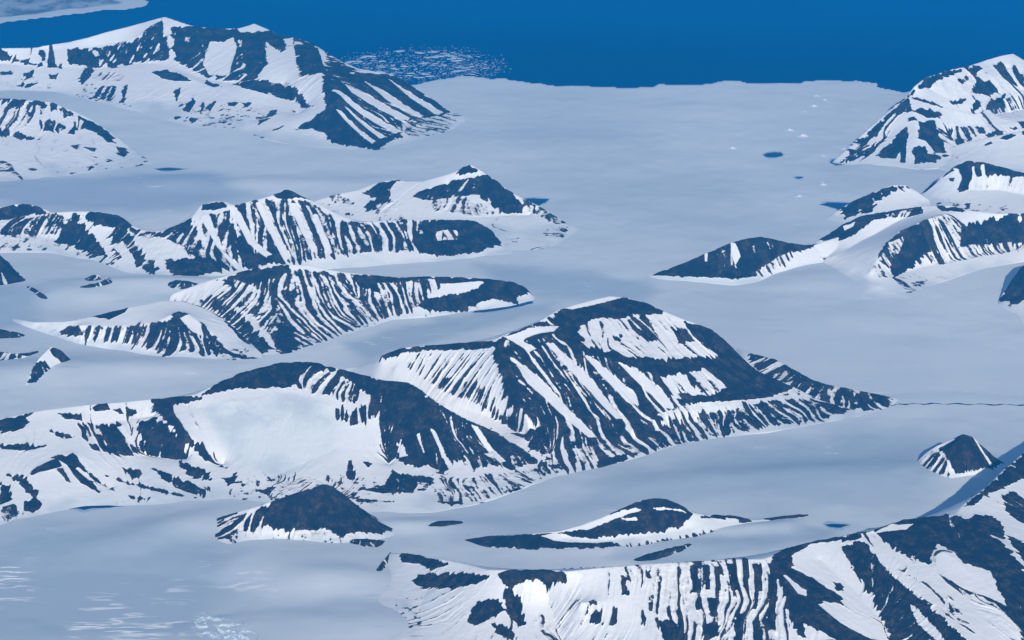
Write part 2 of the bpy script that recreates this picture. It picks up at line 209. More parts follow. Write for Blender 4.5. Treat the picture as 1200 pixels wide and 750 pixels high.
{'name': 'mountain','label': 'dark spur with white streaks entering at the left edge of view','cat': 'mountain','base': [[-8564,26006],[-6668,25466],[-6297,25618],[-6140,25834],[-5954,25928],[-5829,26022],[-5868,26115],[-6131,26555],[-6348,26856],[-6590,27012],[-7035,27104],[-7780,27076],[-8579,26130]],'lines': [[[-8570,26101,10.92],[-7709,26828,174],[-6930,26699,288],[-6506,26666,244],[-6287,26600,177],[-6096,26405,99.06],[-5861,26085,10.91]]],'cell': 9.96,'px': 10.48,'gully': 1,'soft': 2,'wild': 0,'seed': 39,'kind': None,'group': None,'paint': [[1.6,0.5,1.2,[[-6715,26680],[-6287,26600],[-6082,26392],[-5845,26051],[-6147,25871],[-6519,25710]]],[-2,0.3,0.8,[[-6223,26265],[-6142,26163],[-6056,25930],[-6119,25938]]],[-0.4,0.5,1.5,[[-5962,25970],[-5838,26012],[-5886,25979]]]],'darkened': []},
{'name': 'mountain','label': 'finely streaked middle ridge with rocky snout above a narrow dark pool','cat': 'mountain','base': [[-4083,25405],[-3533,24641],[-3050,23836],[-2773,23463],[-2540,23489],[-2409,23595],[-2283,23782],[-1927,24136],[-1379,24756],[-988,24843],[-596,24989],[-299,25077],[0,25195],[262,25405],[274,25557],[244,25593],[204,25719],[102,25896],[-103,25969],[-411,26011],[-1029,26032],[-1335,25971],[-1646,26022],[-2061,26083],[-2485,26246],[-2797,26255],[-3099,26172],[-3392,26007],[-3633,25874],[-3822,25740],[-4099,25524]],'lines': [[[-4070,25345,85.31],[-3759,25315,213],[-3551,25285,297],[-3293,25255,381],[-2991,25255,466],[-2690,25255,508],[-2395,25285,487],[-1998,25285,403],[-1603,25345,340],[-1304,25375,298],[-1005,25435,299],[-403,25496,257],[-101,25557,204],[101,25588,150],[203,25557,75.14],[243,25557,10.74]],[[-2991,25255,455],[-2846,24959,336],[-2715,24584,208],[-2522,23809,30.52]],[[-1996,25255,392],[-1784,24989,169]],[[-3462,24930,189],[-3153,24358,82.75],[-2838,23648,20.24]],[[-101,25557,182],[0,25375,85.39]]],'cell': 9.3,'px': 9.79,'gully': 1,'soft': 2,'wild': 0.6,'seed': 46,'kind': None,'group': None,'paint': [[0.2,1.5,2.5,[[-3463,24940],[-2984,25178],[-2689,25230],[-2538,25206],[-1995,25235],[-1589,25055],[-1236,24880],[-1476,24729],[-1934,24241],[-2416,23684],[-2545,23537],[-2794,24172],[-3027,24561],[-3349,24813]]],[1.3,0.6,2,[[-3444,25237],[-2991,25253],[-2591,25247],[-2677,25079],[-2973,25047],[-3158,24894],[-3276,25073]]],[1.4,0.5,1.5,[[-1899,25289],[-1603,25353],[-1305,25380],[-1006,25444],[-403,25509],[-952,25333],[-1298,25202],[-1491,25075],[-1792,25144]]],[1.7,0.4,1.2,[[-1005,25424],[-403,25509],[-101,25567],[101,25585],[243,25583],[80.52,25378],[70.22,25265],[-250,25247],[-399,25154],[-596,24999],[-892,24938],[-1191,24985],[-997,25128],[-601,25257],[-402,25364],[-342,25460],[-802,25343]]],[-2,0.4,1,[[-1027,25148],[-802,25343],[-353,25468],[-402,25364],[-700,25241],[-927,25128]]],[0.2,1.5,1.5,[[-1598,25243],[-905,25426],[-852,25311],[-996,25104],[-1186,24864],[-1429,24777]]],[-0.1,1.4,2,[[-3268,25200],[-2967,24979],[-2826,24517],[-3031,24608],[-3217,24983]]],[0.9,1,1.5,[[-3525,25041],[-3337,24884],[-3010,24394],[-2658,23737],[-2786,23598],[-2961,23914],[-3144,24269],[-3387,24694],[-3683,25085]]],[1.1,1,1.5,[[-2655,24239],[-2520,24344],[-2363,23836],[-2498,23541],[-2616,23799]]],[-0.7,0.5,2,[[-1927,24134],[-1380,24755],[-695,24958],[-793,24914],[-1474,24652],[-2282,23777],[-2453,23561]]]],'darkened': []},
{'name': 'mountain','label': 'low snow dome with a scalloped dark rock curtain beneath it','cat': 'mountain','base': [[-5782,24699],[-5440,24358],[-5097,24081],[-4674,23863],[-4263,23675],[-3842,23385],[-3367,23333],[-2803,23307],[-2651,23463],[-2737,23577],[-2977,24050],[-3321,24692],[-3627,25023],[-3845,25169],[-4093,25159],[-4461,24954],[-4817,24711],[-5091,24593],[-5491,24624],[-5778,24820]],'lines': [[[-5769,24785,10.49],[-5457,24471,72.67],[-5031,24302,144],[-4737,24302,206],[-4370,24442,259],[-4000,24584,291],[-3760,24613,281],[-3556,24527,249],[-3276,24358,165],[-2961,23917,61.22],[-2733,23542,10.09]],[[-4898,24108,174],[-4696,24053,174],[-4303,23998,194],[-3965,23998,255],[-3790,24136,307],[-3651,24163,287],[-3465,24026,204],[-3283,23836,102],[-3019,23569,20.19]],[[-4881,23971,51.11],[-4281,23809,61.01],[-3860,23516,20.16]]],'cell': 9.16,'px': 9.64,'gully': 1,'soft': 2,'wild': 0.4,'seed': 53,'kind': None,'group': None,'paint': [[0.2,1.6,1.5,[[-5171,24239],[-4916,24197],[-4844,24065],[-4304,24003],[-4160,24011],[-3937,23750],[-3869,23588],[-4281,23808],[-4683,23941],[-5054,24127]]],[1.2,0.4,1,[[-5169,24227],[-4938,24213],[-4871,24040],[-4733,23950],[-4955,24065]]],[0.8,1.3,1.2,[[-4223,23969],[-3871,24002],[-3759,24243],[-3654,24183],[-3465,24029],[-3281,23818],[-3092,23548],[-3387,23501],[-3633,23591],[-3857,23495],[-4027,23708]]],[-2,0.4,1,[[-3727,24081],[-3605,24171],[-3493,24021],[-3435,23840],[-3565,23902]]],[0.9,0.7,1,[[-3116,23600],[-2774,23473],[-2911,23438],[-3126,23522]]],[1.2,0.5,1.2,[[-3828,24607],[-3393,24434],[-3272,24360],[-3073,24095],[-2846,23724],[-3002,23859],[-3268,24289],[-3401,24442],[-3555,24533]]],[1.6,0.3,1,[[-4787,24314],[-4644,24351],[-4369,24451],[-4391,24326],[-4545,24191]]]],'darkened': []},
{'name': 'nunatak','label': 'small split dark rock rising from the snow west of the scalloped rock curtain','cat': 'nunatak','base': [[-5196,22478],[-5023,22332],[-4924,22284],[-4926,22674],[-4863,23075],[-4733,23229],[-4772,23340],[-4890,23486],[-4989,23624],[-5118,23711],[-5194,23364],[-5222,23025],[-5209,22584]],'lines': [[[-5201,22551,9.77],[-5176,22823,98.45],[-5107,22974,198],[-5008,23203,259],[-4906,23229,199],[-4848,23281,99.93],[-4765,23307,10.01]]],'cell': 6.19,'px': 9.31,'gully': 1,'soft': 2,'wild': 0,'seed': 60,'kind': None,'group': None,'paint': [[0.9,1.1,1.5,[[-5197,22693],[-5108,22984],[-5047,22983],[-4922,22906],[-4932,22711],[-4933,22333],[-5059,22424],[-5192,22551]]],[1.2,0.7,1.2,[[-5035,23157],[-4957,23214],[-4797,23306],[-4768,23321],[-4870,23136],[-4980,23125]]],[-0.8,0.8,1.2,[[-5213,22652],[-5105,22673],[-4978,22472],[-5068,22380]]]],'darkened': []},
{'name': 'mountain','label': 'massif with a wide smooth snow bowl below a dark arched headwall','cat': 'mountain','base': [[-6948,19923],[-5325,19003],[-4718,19094],[-4382,19392],[-4017,19582],[-3616,19582],[-2822,19659],[-2173,19621],[-1599,19468],[-1117,19430],[-720,19468],[-322,19659],[81.72,19973],[398,20335],[351,20514],[170,20857],[-173,21331],[-481,21618],[-706,21876],[-893,22172],[-989,22348],[-1102,22465],[-1358,22521],[-1641,22707],[-1925,22860],[-2167,23015],[-2489,23001],[-2877,22759],[-3118,22480],[-3307,22187],[-3654,22109],[-3997,22026],[-4425,21932],[-4845,21814],[-5248,21627],[-5904,21440],[-6490,21350],[-6960,20015]],'lines': [[[-6948,19982,8.94],[-6410,21087,134],[-5785,21009,222],[-5108,21052,296],[-4686,21095,370],[-4265,21139,407],[-3852,21227,409],[-3515,21271,428],[-3174,21293,456],[-2978,21472,514],[-2738,21653,564],[-2360,21814,605],[-2052,21790,623],[-1826,21676,602],[-1558,21562,581],[-1289,21382,577],[-1044,21293,594],[-940,21249,556],[-853,21183,500],[-680,21052,415],[-465,20922,349],[-169,20815,257],[168,20646,101],[351,20479,9.1]],[[-3134,21095,388],[-2816,21161,435],[-2232,21315,465],[-1830,21095,425],[-1646,20858,330],[-1710,20521,200],[-2223,20173,80.93],[-2440,19874,35.61]],[[-3514,21260,423],[-3378,20879,367],[-3228,20688,310],[-3005,20542,200],[-2809,20397,72.52]],[[-1558,21551,576],[-1441,21315,512],[-1359,21030,415],[-1260,20709,256],[-1196,20376,81.51]],[[-1044,21282,589],[-948,20965,423],[-793,20562,227],[-703,20294,72.26]],[[-465,20922,349],[-209,20604,119]],[[-4163,20901,294],[-3578,21074,314]],[[-3597,20562,109],[-3171,20500,90.96]],[[-4546,20092,179],[-4267,20376,217],[-4175,20315,198],[-3829,19913,35.66]]],'cell': 7.72,'px': 8.12,'gully': 1,'soft': 2,'wild': 0.55,'seed': 67,'kind': None,'group': None,'paint': [[1.5,0.4,1.5,[[-5440,21000],[-5105,21036],[-4768,21075],[-4839,20991],[-4746,20950],[-4885,20782],[-5405,20835]]],[1.2,0.5,1,[[-4219,21114],[-4061,21195],[-4006,21103],[-4169,21064]]],[1.2,0.4,1,[[-4521,21033],[-4290,21019],[-4277,20936],[-4421,20941]]],[1,0.4,1,[[-3980,21106],[-3798,21142],[-3707,21089],[-3870,21041]]],[1.4,0.5,1.5,[[-3643,21264],[-3431,21284],[-3171,21270],[-3081,21228],[-3410,21125],[-3341,20922],[-3229,20693],[-3142,20660],[-2914,20462],[-2769,20276],[-2992,20412],[-3270,20677],[-3471,20936],[-3585,21142]]],[1.3,0.8,1.5,[[-4162,20899],[-3899,20944],[-3795,20810],[-3654,20699],[-3730,20947],[-3569,21016],[-3267,20643],[-3126,20490],[-3336,20484],[-3596,20560],[-3781,20420],[-3950,20451],[-4097,20493],[-4094,20682]]],[0.1,1.2,1,[[-4296,20897],[-4146,20902],[-4145,20632],[-4233,20665]]],[-1.2,0.8,1,[[-3913,20872],[-3811,20919],[-3658,20730],[-3662,20571],[-3772,20649]]],[0.4,0.5,1,[[-4542,20755],[-4367,20713],[-4275,20663],[-4391,20610],[-4487,20682]]],[1.2,0.4,1,[[-5014,20576],[-4757,20551],[-4540,20507],[-4692,20426],[-4995,20484]]],[1.1,0.5,1,[[-4442,20287],[-4263,20351],[-4132,20200],[-3999,20075],[-3780,19863],[-3827,19905],[-4019,19994],[-3918,19819],[-4115,19936],[-4292,20175]]],[0.8,0.6,1,[[-4590,20011],[-4551,20117],[-4405,20267],[-4308,20173],[-4424,20092]]],[-1.8,0.3,0.6,[[-4206,20150],[-4174,20156],[-4001,19983],[-4052,20000]]],[0.5,0.4,0.7,[[-4379,20111],[-4317,20134],[-4201,19922],[-4253,19939]]],[1.2,0.5,1,[[-4881,19905],[-4774,19858],[-4704,19621],[-4804,19518]]],[1.1,0.5,1,[[-4721,19925],[-4647,19964],[-4490,19772],[-4491,19638],[-4610,19763]]],[1,0.5,1,[[-4657,20017],[-4616,19886],[-4773,19941],[-4840,20031]]],[1.6,0.3,1,[[-4593,19588],[-4498,19677],[-4415,19577],[-4464,19407],[-4552,19451]]],[0.2,0.4,1.5,[[-4804,19518],[-4667,19554],[-4580,19390],[-4682,19226],[-4762,19312]]],[1.1,0.5,1,[[-3520,20326],[-3156,20067],[-2892,19916],[-2916,19772],[-3131,19872],[-3364,20095]]],[1.2,0.5,1,[[-3270,20487],[-3106,20323],[-2928,20217],[-2893,20064],[-3078,20097],[-3233,20340]]],[0.9,0.4,1,[[-3754,20239],[-3634,20259],[-3554,20161],[-3645,20050]]],[0.8,0.4,0.9,[[-3940,20114],[-3510,19969],[-2995,19758],[-3243,19797],[-3675,19978]]],[1,0.4,1,[[-2790,20092],[-2661,20117],[-2632,20003],[-2711,19975]]],[0.9,0.4,1,[[-2622,20058],[-2518,20003],[-2574,19916]]],[0.9,0.5,1,[[-2417,19889],[-2245,19972],[-2310,19797],[-2395,19827]]],[0.5,0.4,1,[[-3647,19788],[-3439,19749],[-3470,19688],[-3622,19730]]],[0.8,0.4,1,[[-2720,20209],[-2651,20175],[-2677,20117]]],[1.6,0.5,1.5,[[-3130,21281],[-2940,21512],[-2738,21657],[-2360,21810],[-2051,21788],[-1869,21679],[-1904,21551],[-2199,21440],[-2239,21403],[-2581,21376],[-2796,21376],[-3045,21289]]],[0.2,1.6,2,[[-2223,21520],[-2048,21738],[-1773,21540],[-1459,21320],[-1576,21122],[-1841,21259],[-2152,21398]]],[1.6,0.4,1.5,[[-2052,21788],[-1559,21571],[-1334,21412],[-1044,21295],[-854,21189],[-935,21075],[-1232,21053],[-1454,21234],[-1638,21451],[-1866,21626]]],[1.4,0.9,2,[[-1457,21281],[-1026,21264],[-766,21114],[-466,20930],[-336,20713],[-265,20342],[-372,20256],[-499,20440],[-659,20173],[-827,20301],[-908,20251],[-1206,20420],[-1268,20507],[-1292,20860],[-1358,21011]]],[0.8,1,1.5,[[-1783,21028],[-1702,21078],[-1593,20961],[-1530,21050],[-1363,21125],[-1395,20911],[-1560,20824],[-1734,20916]]],[-1.6,0.5,0.8,[[-1121,20596],[-1070,20588],[-1023,20432],[-1097,20423]]],[-2,0.3,0.7,[[-798,20743],[-756,20730],[-579,20315],[-603,20248]]],[-2,0.3,0.7,[[-939,20691],[-914,20691],[-849,20468],[-866,20468]]],[-2,0.3,0.8,[[-592,20913],[-507,20883],[-293,20574],[-249,20373],[-315,20334],[-436,20627]]],[0.7,1.1,2,[[-854,21189],[-466,20930],[-84.29,20785],[251,20593],[468,20922],[505,20667],[167,20440],[0,20320],[-166,20359],[-331,20331],[-459,20504],[-674,20796]]],[-2,0.3,0.8,[[-397,20860],[-338,20847],[-66.62,20448],[-116,20409]]],[1.2,0.4,1,[[-1599,20356],[-1558,20356],[-1481,20025],[-1595,20025]]],[1.2,0.4,1,[[-1449,20326],[-1392,20348],[-1341,20315],[-1387,20251]]],[0.8,0.6,1.2,[[-1155,20223],[-1028,20145],[-738,20089],[-751,19980],[-899,20003],[-933,19816],[-1216,19794],[-1504,19880],[-1222,19914]]],[1.2,0.4,1,[[-206,20164],[0,20097],[98.19,19994],[-81.4,19883],[-180,20019]]],[1.1,0.4,1,[[-706,19813],[-567,19763],[-443,19649],[-563,19607],[-685,19660]]],[-0.2,0.7,2,[[-697,20061],[-247,20173],[333,20432],[331,20287],[0,19958],[-323,19694],[-709,19660]]],[1.2,0.4,1,[[-1911,19877],[-1811,19958],[-1684,19883],[-1659,19766],[-1820,19744],[-1946,19808]]],[0.6,0.5,1,[[-1661,19794],[-1372,19702],[-1047,19646],[-1450,19643]]],[-0.5,0.7,3,[[-2215,20092],[-1638,20053],[-1609,19618],[-2182,19719]]]],'darkened': [[114,[[-3065,21086],[-2569,21253],[-2232,21317],[-1875,21128],[-1704,20835],[-1747,20459],[-2213,20061],[-2605,20295],[-2894,20682]]]]},  # last outline tints the bowl darker
{'name': 'mountain','label': 'largest central mountain with a snow basin near its summit and long diagonal streaks','cat': 'mountain','base': [[-1856,23126],[-1432,22189],[-1052,21676],[-688,21205],[-168,20562],[81.86,20012],[414,20254],[835,20479],[1180,20709],[1532,20944],[1890,21161],[2603,21404],[3152,21630],[3619,21837],[3657,21976],[3556,22010],[3233,22273],[2922,22712],[2606,23037],[2518,23288],[2410,23649],[2250,24024],[1931,24260],[1730,24453],[1520,24702],[1328,24805],[1133,24844],[882,24683],[702,24550],[534,24419],[239,23962],[-94.54,23693],[-207,23551],[-564,23547],[-941,23535],[-1221,23485],[-1330,23410],[-1420,23335],[-1506,23196],[-1674,23194],[-1862,23212]],'lines': [[[-1859,23178,9.97],[-1657,22948,119],[-1466,22575,312],[-1366,22453,445],[-1275,22453,484],[-1167,22453,522],[-896,22429,560],[-535,22332,615],[-195,22141,715],[-88.53,22189,764],[223,22356,816],[498,22773,837],[655,22898,840],[822,23024,843],[1057,23178,848],[1241,23178,828],[1424,23152,789],[1629,23024,727],[1827,22948,667],[2147,22923,559],[2323,22798,431],[2449,22649,322],[2551,22551,243],[2889,22453,126],[3217,22165,48.19],[3550,21976,9.58]],[[-194,22129,710],[-122,21744,622],[-17.23,21404,476],[153,21052,296],[379,20752,101]],[[-1233,22284,366],[-974,22000,268],[-610,21607,208],[-173,21360,169],[213,20987,92.52]],[[584,22526,696],[756,22260,633],[1062,22094,554],[1417,22094,497],[1779,22189,441],[2165,22526,369],[2331,22773,411]],[[845,20794,119],[1561,21449,169],[2014,21699,161],[2481,21976,134],[2969,22356,107]],[[497,22748,826],[609,22429,665]],[[842,20709,73.32],[1557,21360,75],[2280,21699,75.87]],[[798,22165,621],[1092,21699,359],[1426,21360,150]],[[1778,22165,431],[1938,21883,285],[2033,21721,171]]],'cell': 8.21,'px': 8.64,'gully': 1,'soft': 2,'wild': 0.5,'seed': 74,'kind': None,'group': None,'paint': [[1.5,0.4,1.2,[[-1424,22471],[-1303,22458],[-896,22435],[-538,22435],[-195,22144],[-203,22031],[-534,22238],[-849,22354],[-1120,22391],[-1302,22415]]],[-0.9,1.3,1.5,[[-1166,22418],[-176,22054],[-192,21681],[-525,21757],[-794,21938],[-1070,22234]]],[0.3,0.9,2,[[-842,22058],[-349,21707],[-173,21461],[-216,21430],[-479,21594],[-702,21777]]],[-1.8,0.6,2,[[-1301,22388],[-1160,22244],[-702,21777],[-173,21384],[0,21234],[-86.01,21244],[-522,21537],[-1065,22061]]],[0.7,1,1.5,[[-348,21554],[0,21254],[422,20797],[460,20543],[210,20703],[-42.95,21210]]],[1.5,0.6,1.5,[[-194,22131],[0,22221],[358,22508],[494,22528],[355,22244],[221,22088],[43.69,21801],[43.3,21547],[103,21364],[-43.08,21380],[-104,21607],[-175,21804]]],[0.9,1.4,2.5,[[-194,22064],[358,22508],[497,22735],[822,23025],[630,22588],[800,22241],[1195,22101],[1511,22194],[1588,21971],[1743,21574],[1561,21464],[1365,21007],[1007,20597],[751,20450],[501,20480],[338,20793],[85.52,21147],[-86.33,21420]]],[-2,0.4,1,[[52.36,21764],[140,21787],[475,21414],[849,20927],[764,20917],[387,21327],[156,21544]]],[1.5,0.6,1.2,[[-176,22054],[0,22051],[26.12,21704],[129,21337],[0,21314],[-86.71,21591]]],[-2,0.4,1,[[-88.49,22171],[177,22238],[115,22134],[247,22058],[176,21994],[17.66,22111]]],[-2,0.4,1,[[354,22158],[425,22181],[788,21794],[1118,21274],[1049,21254],[698,21704]]],[-2,0.4,1,[[743,22084],[847,22041],[1265,21657],[1285,21517],[1173,21544],[920,21827]]],[-2,0.4,1,[[1078,22058],[1236,22021],[1535,21794],[1655,21571],[1566,21547],[1357,21754]]],[-2,0.4,1,[[17.72,22201],[493,22498],[428,22371],[133,22174]]],[1.8,0.6,1.5,[[497,22735],[822,23012],[1056,23162],[1241,23178],[1424,23148],[1630,23035],[1597,22942],[1367,22918],[1133,22775],[905,22748],[720,22575],[800,22241],[1241,22144],[1602,22224],[2167,22551],[2226,22735],[2324,22805],[2583,22595],[2972,22394],[2853,22121],[2573,22008],[2202,21841],[1746,21631],[1499,21951],[1148,22038],[796,22091],[535,22324]]],[-2,0.4,1,[[544,22808],[822,23025],[1056,23172],[1157,23152],[913,22988],[653,22825]]],[-1.3,1.2,1.5,[[673,22491],[903,22678],[1179,22785],[1553,22972],[1934,22905],[1818,22795],[1992,22661],[2121,22551],[1789,22334],[1422,22194],[1065,22191],[802,22321]]],[0.8,0.8,1.2,[[1226,22828],[1413,22928],[1578,22595],[1435,22445],[1264,22648]]],[1.1,0.8,1.2,[[1725,22778],[1865,22821],[1947,22668],[1758,22561]]],[1.3,0.4,1,[[1049,22475],[1168,22518],[1146,22408],[1055,22388]]],[1.8,0.5,1.2,[[1825,22918],[2147,22918],[2324,22805],[2450,22655],[2577,22528],[2342,22455],[2214,22571],[2037,22658],[1925,22758]]],[-0.1,1.6,1.5,[[1498,21927],[1771,22054],[1961,22218],[2223,22104],[2166,21948],[2022,21817],[1666,21774]]],[-2,0.3,0.8,[[1542,21938],[1633,21984],[1750,21707],[1680,21711]]],[-2,0.3,0.8,[[1651,21988],[1744,22048],[1915,21811],[1860,21777]]],[-2,0.3,0.8,[[1845,22094],[1921,22164],[2102,21941],[2047,21914]]],[-2,0.3,0.8,[[1960,22201],[2018,22264],[2237,22058],[2180,22018]]],[-1.4,0.8,1.2,[[1473,21430],[1745,21607],[2201,21827],[2571,21991],[2964,22318],[3134,22261],[3045,22231],[2658,21964],[2195,21747],[1829,21551],[1558,21400]]],[0.5,1.3,2,[[1195,21030],[1558,21400],[2194,21727],[2849,22084],[3218,22168],[3551,21981],[3160,21701],[2431,21430],[1892,21190],[1448,20953],[1182,20750]]],[0,1,2,[[336,20673],[845,20817],[1369,21080],[1182,20750],[751,20476],[332,20306],[123,20130]]],[1.3,0.4,1,[[840,20643],[1141,20780],[1163,20703],[852,20496]]]],'darkened': []},
{'name': 'moraine_hill','label': 'low striped moraine hill trailing from the foot of the largest mountain','cat': 'moraine hill','base': [[2478,23229],[2638,22600],[2959,22236],[3287,22000],[3623,21860],[3945,22000],[4089,22236],[4069,22330],[3883,22416],[3630,22545],[3271,22724],[3060,23110],[2863,23443],[2664,23601],[2514,23816]],'lines': [[[2511,23782,10.17],[2642,23411,90.32],[2831,23178,129],[3025,22848,128],[3239,22502,107],[3603,22381,77.63],[3864,22308,48.42],[4063,22296,4.84]]],'cell': 8.63,'px': 9.08,'gully': 0.5,'soft': 2,'wild': 0,'seed': 81,'kind': None,'group': None,'paint': [[0.45,1.5,2,[[2578,23512],[2831,23187],[3027,22869],[3249,22577],[3605,22394],[4051,22337],[3915,22036],[3545,21941],[3217,22150],[2899,22510],[2666,22892]]],[0.9,1,2,[[3460,22317],[4034,22347],[3900,22055],[3550,21978]]]],'darkened': []},
{'name': 'nunatak','label': 'long dark rock crest half buried in the smooth white snow dome','cat': 'nunatak','base': [[-2824,19168],[-2760,18840],[-2545,18662],[-2391,18804],[-2101,18858],[-1702,18733],[-1393,18733],[-1031,18949],[-1045,19065],[-1186,19212],[-1358,19453],[-1517,19692],[-1626,19863],[-1735,20016],[-1817,20030],[-1917,19944],[-2032,19858],[-2184,19740],[-2334,19623],[-2522,19505],[-2745,19356],[-2830,19277]],'lines': [[[-2825,19242,8.7],[-2726,19224,60.83],[-2483,19205,147],[-2284,19205,208],[-2124,19205,268],[-1965,19205,329],[-1848,19224,363],[-1746,19242,398],[-1669,19261,381],[-1575,19242,312],[-1480,19205,242],[-1338,19168,139],[-1180,19113,43.28],[-1043,19030,4.32]],[[-2357,19131,156],[-2540,18985,68.9],[-2551,18715,8.53]],[[-1847,19168,225],[-1779,18930,34.4]]],'cell': 7.46,'px': 7.85,'gully': 2,'soft': 2,'wild': 0.95,'seed': 88,'kind': None,'group': None,'paint': [[1.4,1,1.5,[[-2359,19153],[-2125,19215],[-1848,19229],[-1746,19245],[-1653,19259],[-1559,19244],[-1338,19172],[-1084,19066],[-1210,18934],[-1403,18925],[-1554,18850],[-1717,18953],[-1950,18936],[-2105,18929],[-2266,18987],[-2417,18931],[-2507,19044]]],[1.3,0.4,1,[[-2817,19238],[-2718,19225],[-2541,19222],[-2529,19182],[-2696,19171],[-2792,19170]]],[0.5,1.6,1.2,[[-2781,19146],[-2598,19157],[-2357,19132],[-2342,18966],[-2479,18922],[-2505,18723],[-2543,18717],[-2597,18852],[-2723,18862]]]],'darkened': []},
{'name': 'moraine_hill','label': 'flat dark moraine hill with thin snow bands lying along the lower glacier','cat': 'moraine hill','base': [[-481,18787],[-308,18662],[153,18539],[765,18487],[1113,18557],[1550,18769],[1956,18985],[2442,19131],[2864,19355],[2862,19464],[2551,19399],[2262,19304],[2071,19390],[1834,19406],[1677,19445],[1606,19579],[1470,19715],[1335,19750],[1168,19644],[1000,19487],[834,19331],[631,19177],[432,19056],[157,19006],[-234,18957],[-483,18884]],'lines': [[[-482,18849,4.29],[-233,18858,42.88],[155,18840,77.08],[427,18840,103],[622,18894,137],[818,18949,189],[975,19003,241],[1134,19076,284],[1293,19131,310],[1425,19113,302],[1567,19094,241],[1647,19094,173],[1815,19205,95.47],[2054,19224,78.19],[2251,19205,43.43],[2540,19317,34.89],[2857,19430,8.76]],[[465,18787,59.85],[772,18715,59.69],[1240,18804,68.43],[1641,18985,68.9]]],'cell': 7.42,'px': 7.81,'gully': 0.6,'soft': 2,'wild': 0,'seed': 95,'kind': None,'group': None,'paint': [[1.4,0.4,1.2,[[-467,18847],[-234,18881],[155,18846],[388,18818],[777,18896],[936,19007],[1134,19081],[1293,19132],[1567,19103],[1663,19091],[1562,18979],[1320,18848],[773,18754],[1040,18663],[767,18559],[307,18568],[0,18659],[-309,18717]]],[0.5,0.9,2,[[1118,18670],[1556,18868],[1962,19063],[2039,19035],[1712,18855],[1310,18653]]],[-2,0.3,0.8,[[248,18808],[465,18818],[773,18736],[1044,18751],[772,18695],[386,18736]]],[-2,0.3,1,[[544,18855],[779,18939],[1132,19027],[1187,19019],[934,18927],[698,18845]]],[-2,0.3,0.6,[[996,18935],[1129,18951],[1144,18932],[1050,18917]]],[-2,0.3,0.6,[[1282,19048],[1566,19068],[1605,19067],[1328,19034]]],[1.1,0.4,1,[[1744,19108],[1902,19288],[2087,19386],[2224,19179],[2126,19142],[1891,19167]]],[-1.5,0.4,1,[[1972,19192],[2099,19189],[2095,19147],[1985,19150]]],[0.9,0.5,1,[[2219,19281],[2425,19358],[2795,19448],[2829,19395],[2465,19208],[2280,19253]]],[-0.4,0.6,1.5,[[614,18561],[1237,18726],[1313,18699],[1075,18576]]]],'darkened': [[46.86,[[-426,18745],[153,18551],[765,18491],[1550,18765],[2361,19107],[2823,19349],[2212,19216],[1645,19055],[1241,18823],[773,18726],[154,18692]]]]},  # last outline darkens the front foot in colour against its sunlit tilt
{'name': 'nunatak','label': 'steep dark pyramid peak standing alone on the glacier with a ribbed pale flank','cat': 'nunatak','base': [[3925,20479],[4015,20274],[4206,20092],[4417,20213],[4685,20315],[4860,20479],[4864,20578],[4750,20663],[4644,20791],[4575,20887],[4499,20940],[4365,20887],[4202,20813],[4092,20748],[3941,20578]],'lines': [[[3936,20552,4.56],[4060,20583,128],[4147,20542,218],[4288,20521,299],[4400,20479,380],[4481,20459,353],[4575,20479,254],[4713,20500,127],[4858,20552,4.56]],[[4400,20479,371],[4291,20397,298],[4231,20294,162],[4242,20173,35.99]],[[4481,20459,344],[4696,20376,18.13]]],'cell': 6.43,'px': 8.47,'gully': 0.7,'soft': 2,'wild': 0,'seed': 102,'kind': None,'group': None,'paint': [[1.8,0.3,1.2,[[4143,20513],[4285,20505],[4400,20478],[4491,20465],[4616,20452],[4721,20376],[4287,20199],[4232,20296],[4189,20446]]],[0.1,1.6,1,[[3971,20522],[4131,20535],[4229,20267],[4240,20157],[4060,20308]]],[0.9,0.4,1,[[4518,20462],[4861,20571],[4707,20399],[4566,20416]]],[-1.8,0.3,0.6,[[4491,20461],[4527,20464],[4682,20411],[4652,20386]]],[-1.8,0.3,0.7,[[4154,20531],[4288,20518],[4320,20474],[4196,20494]]],[-1.4,0.3,0.8,[[4220,20187],[4466,20270],[4696,20384],[4641,20308],[4464,20255],[4266,20161]]]],'darkened': []},
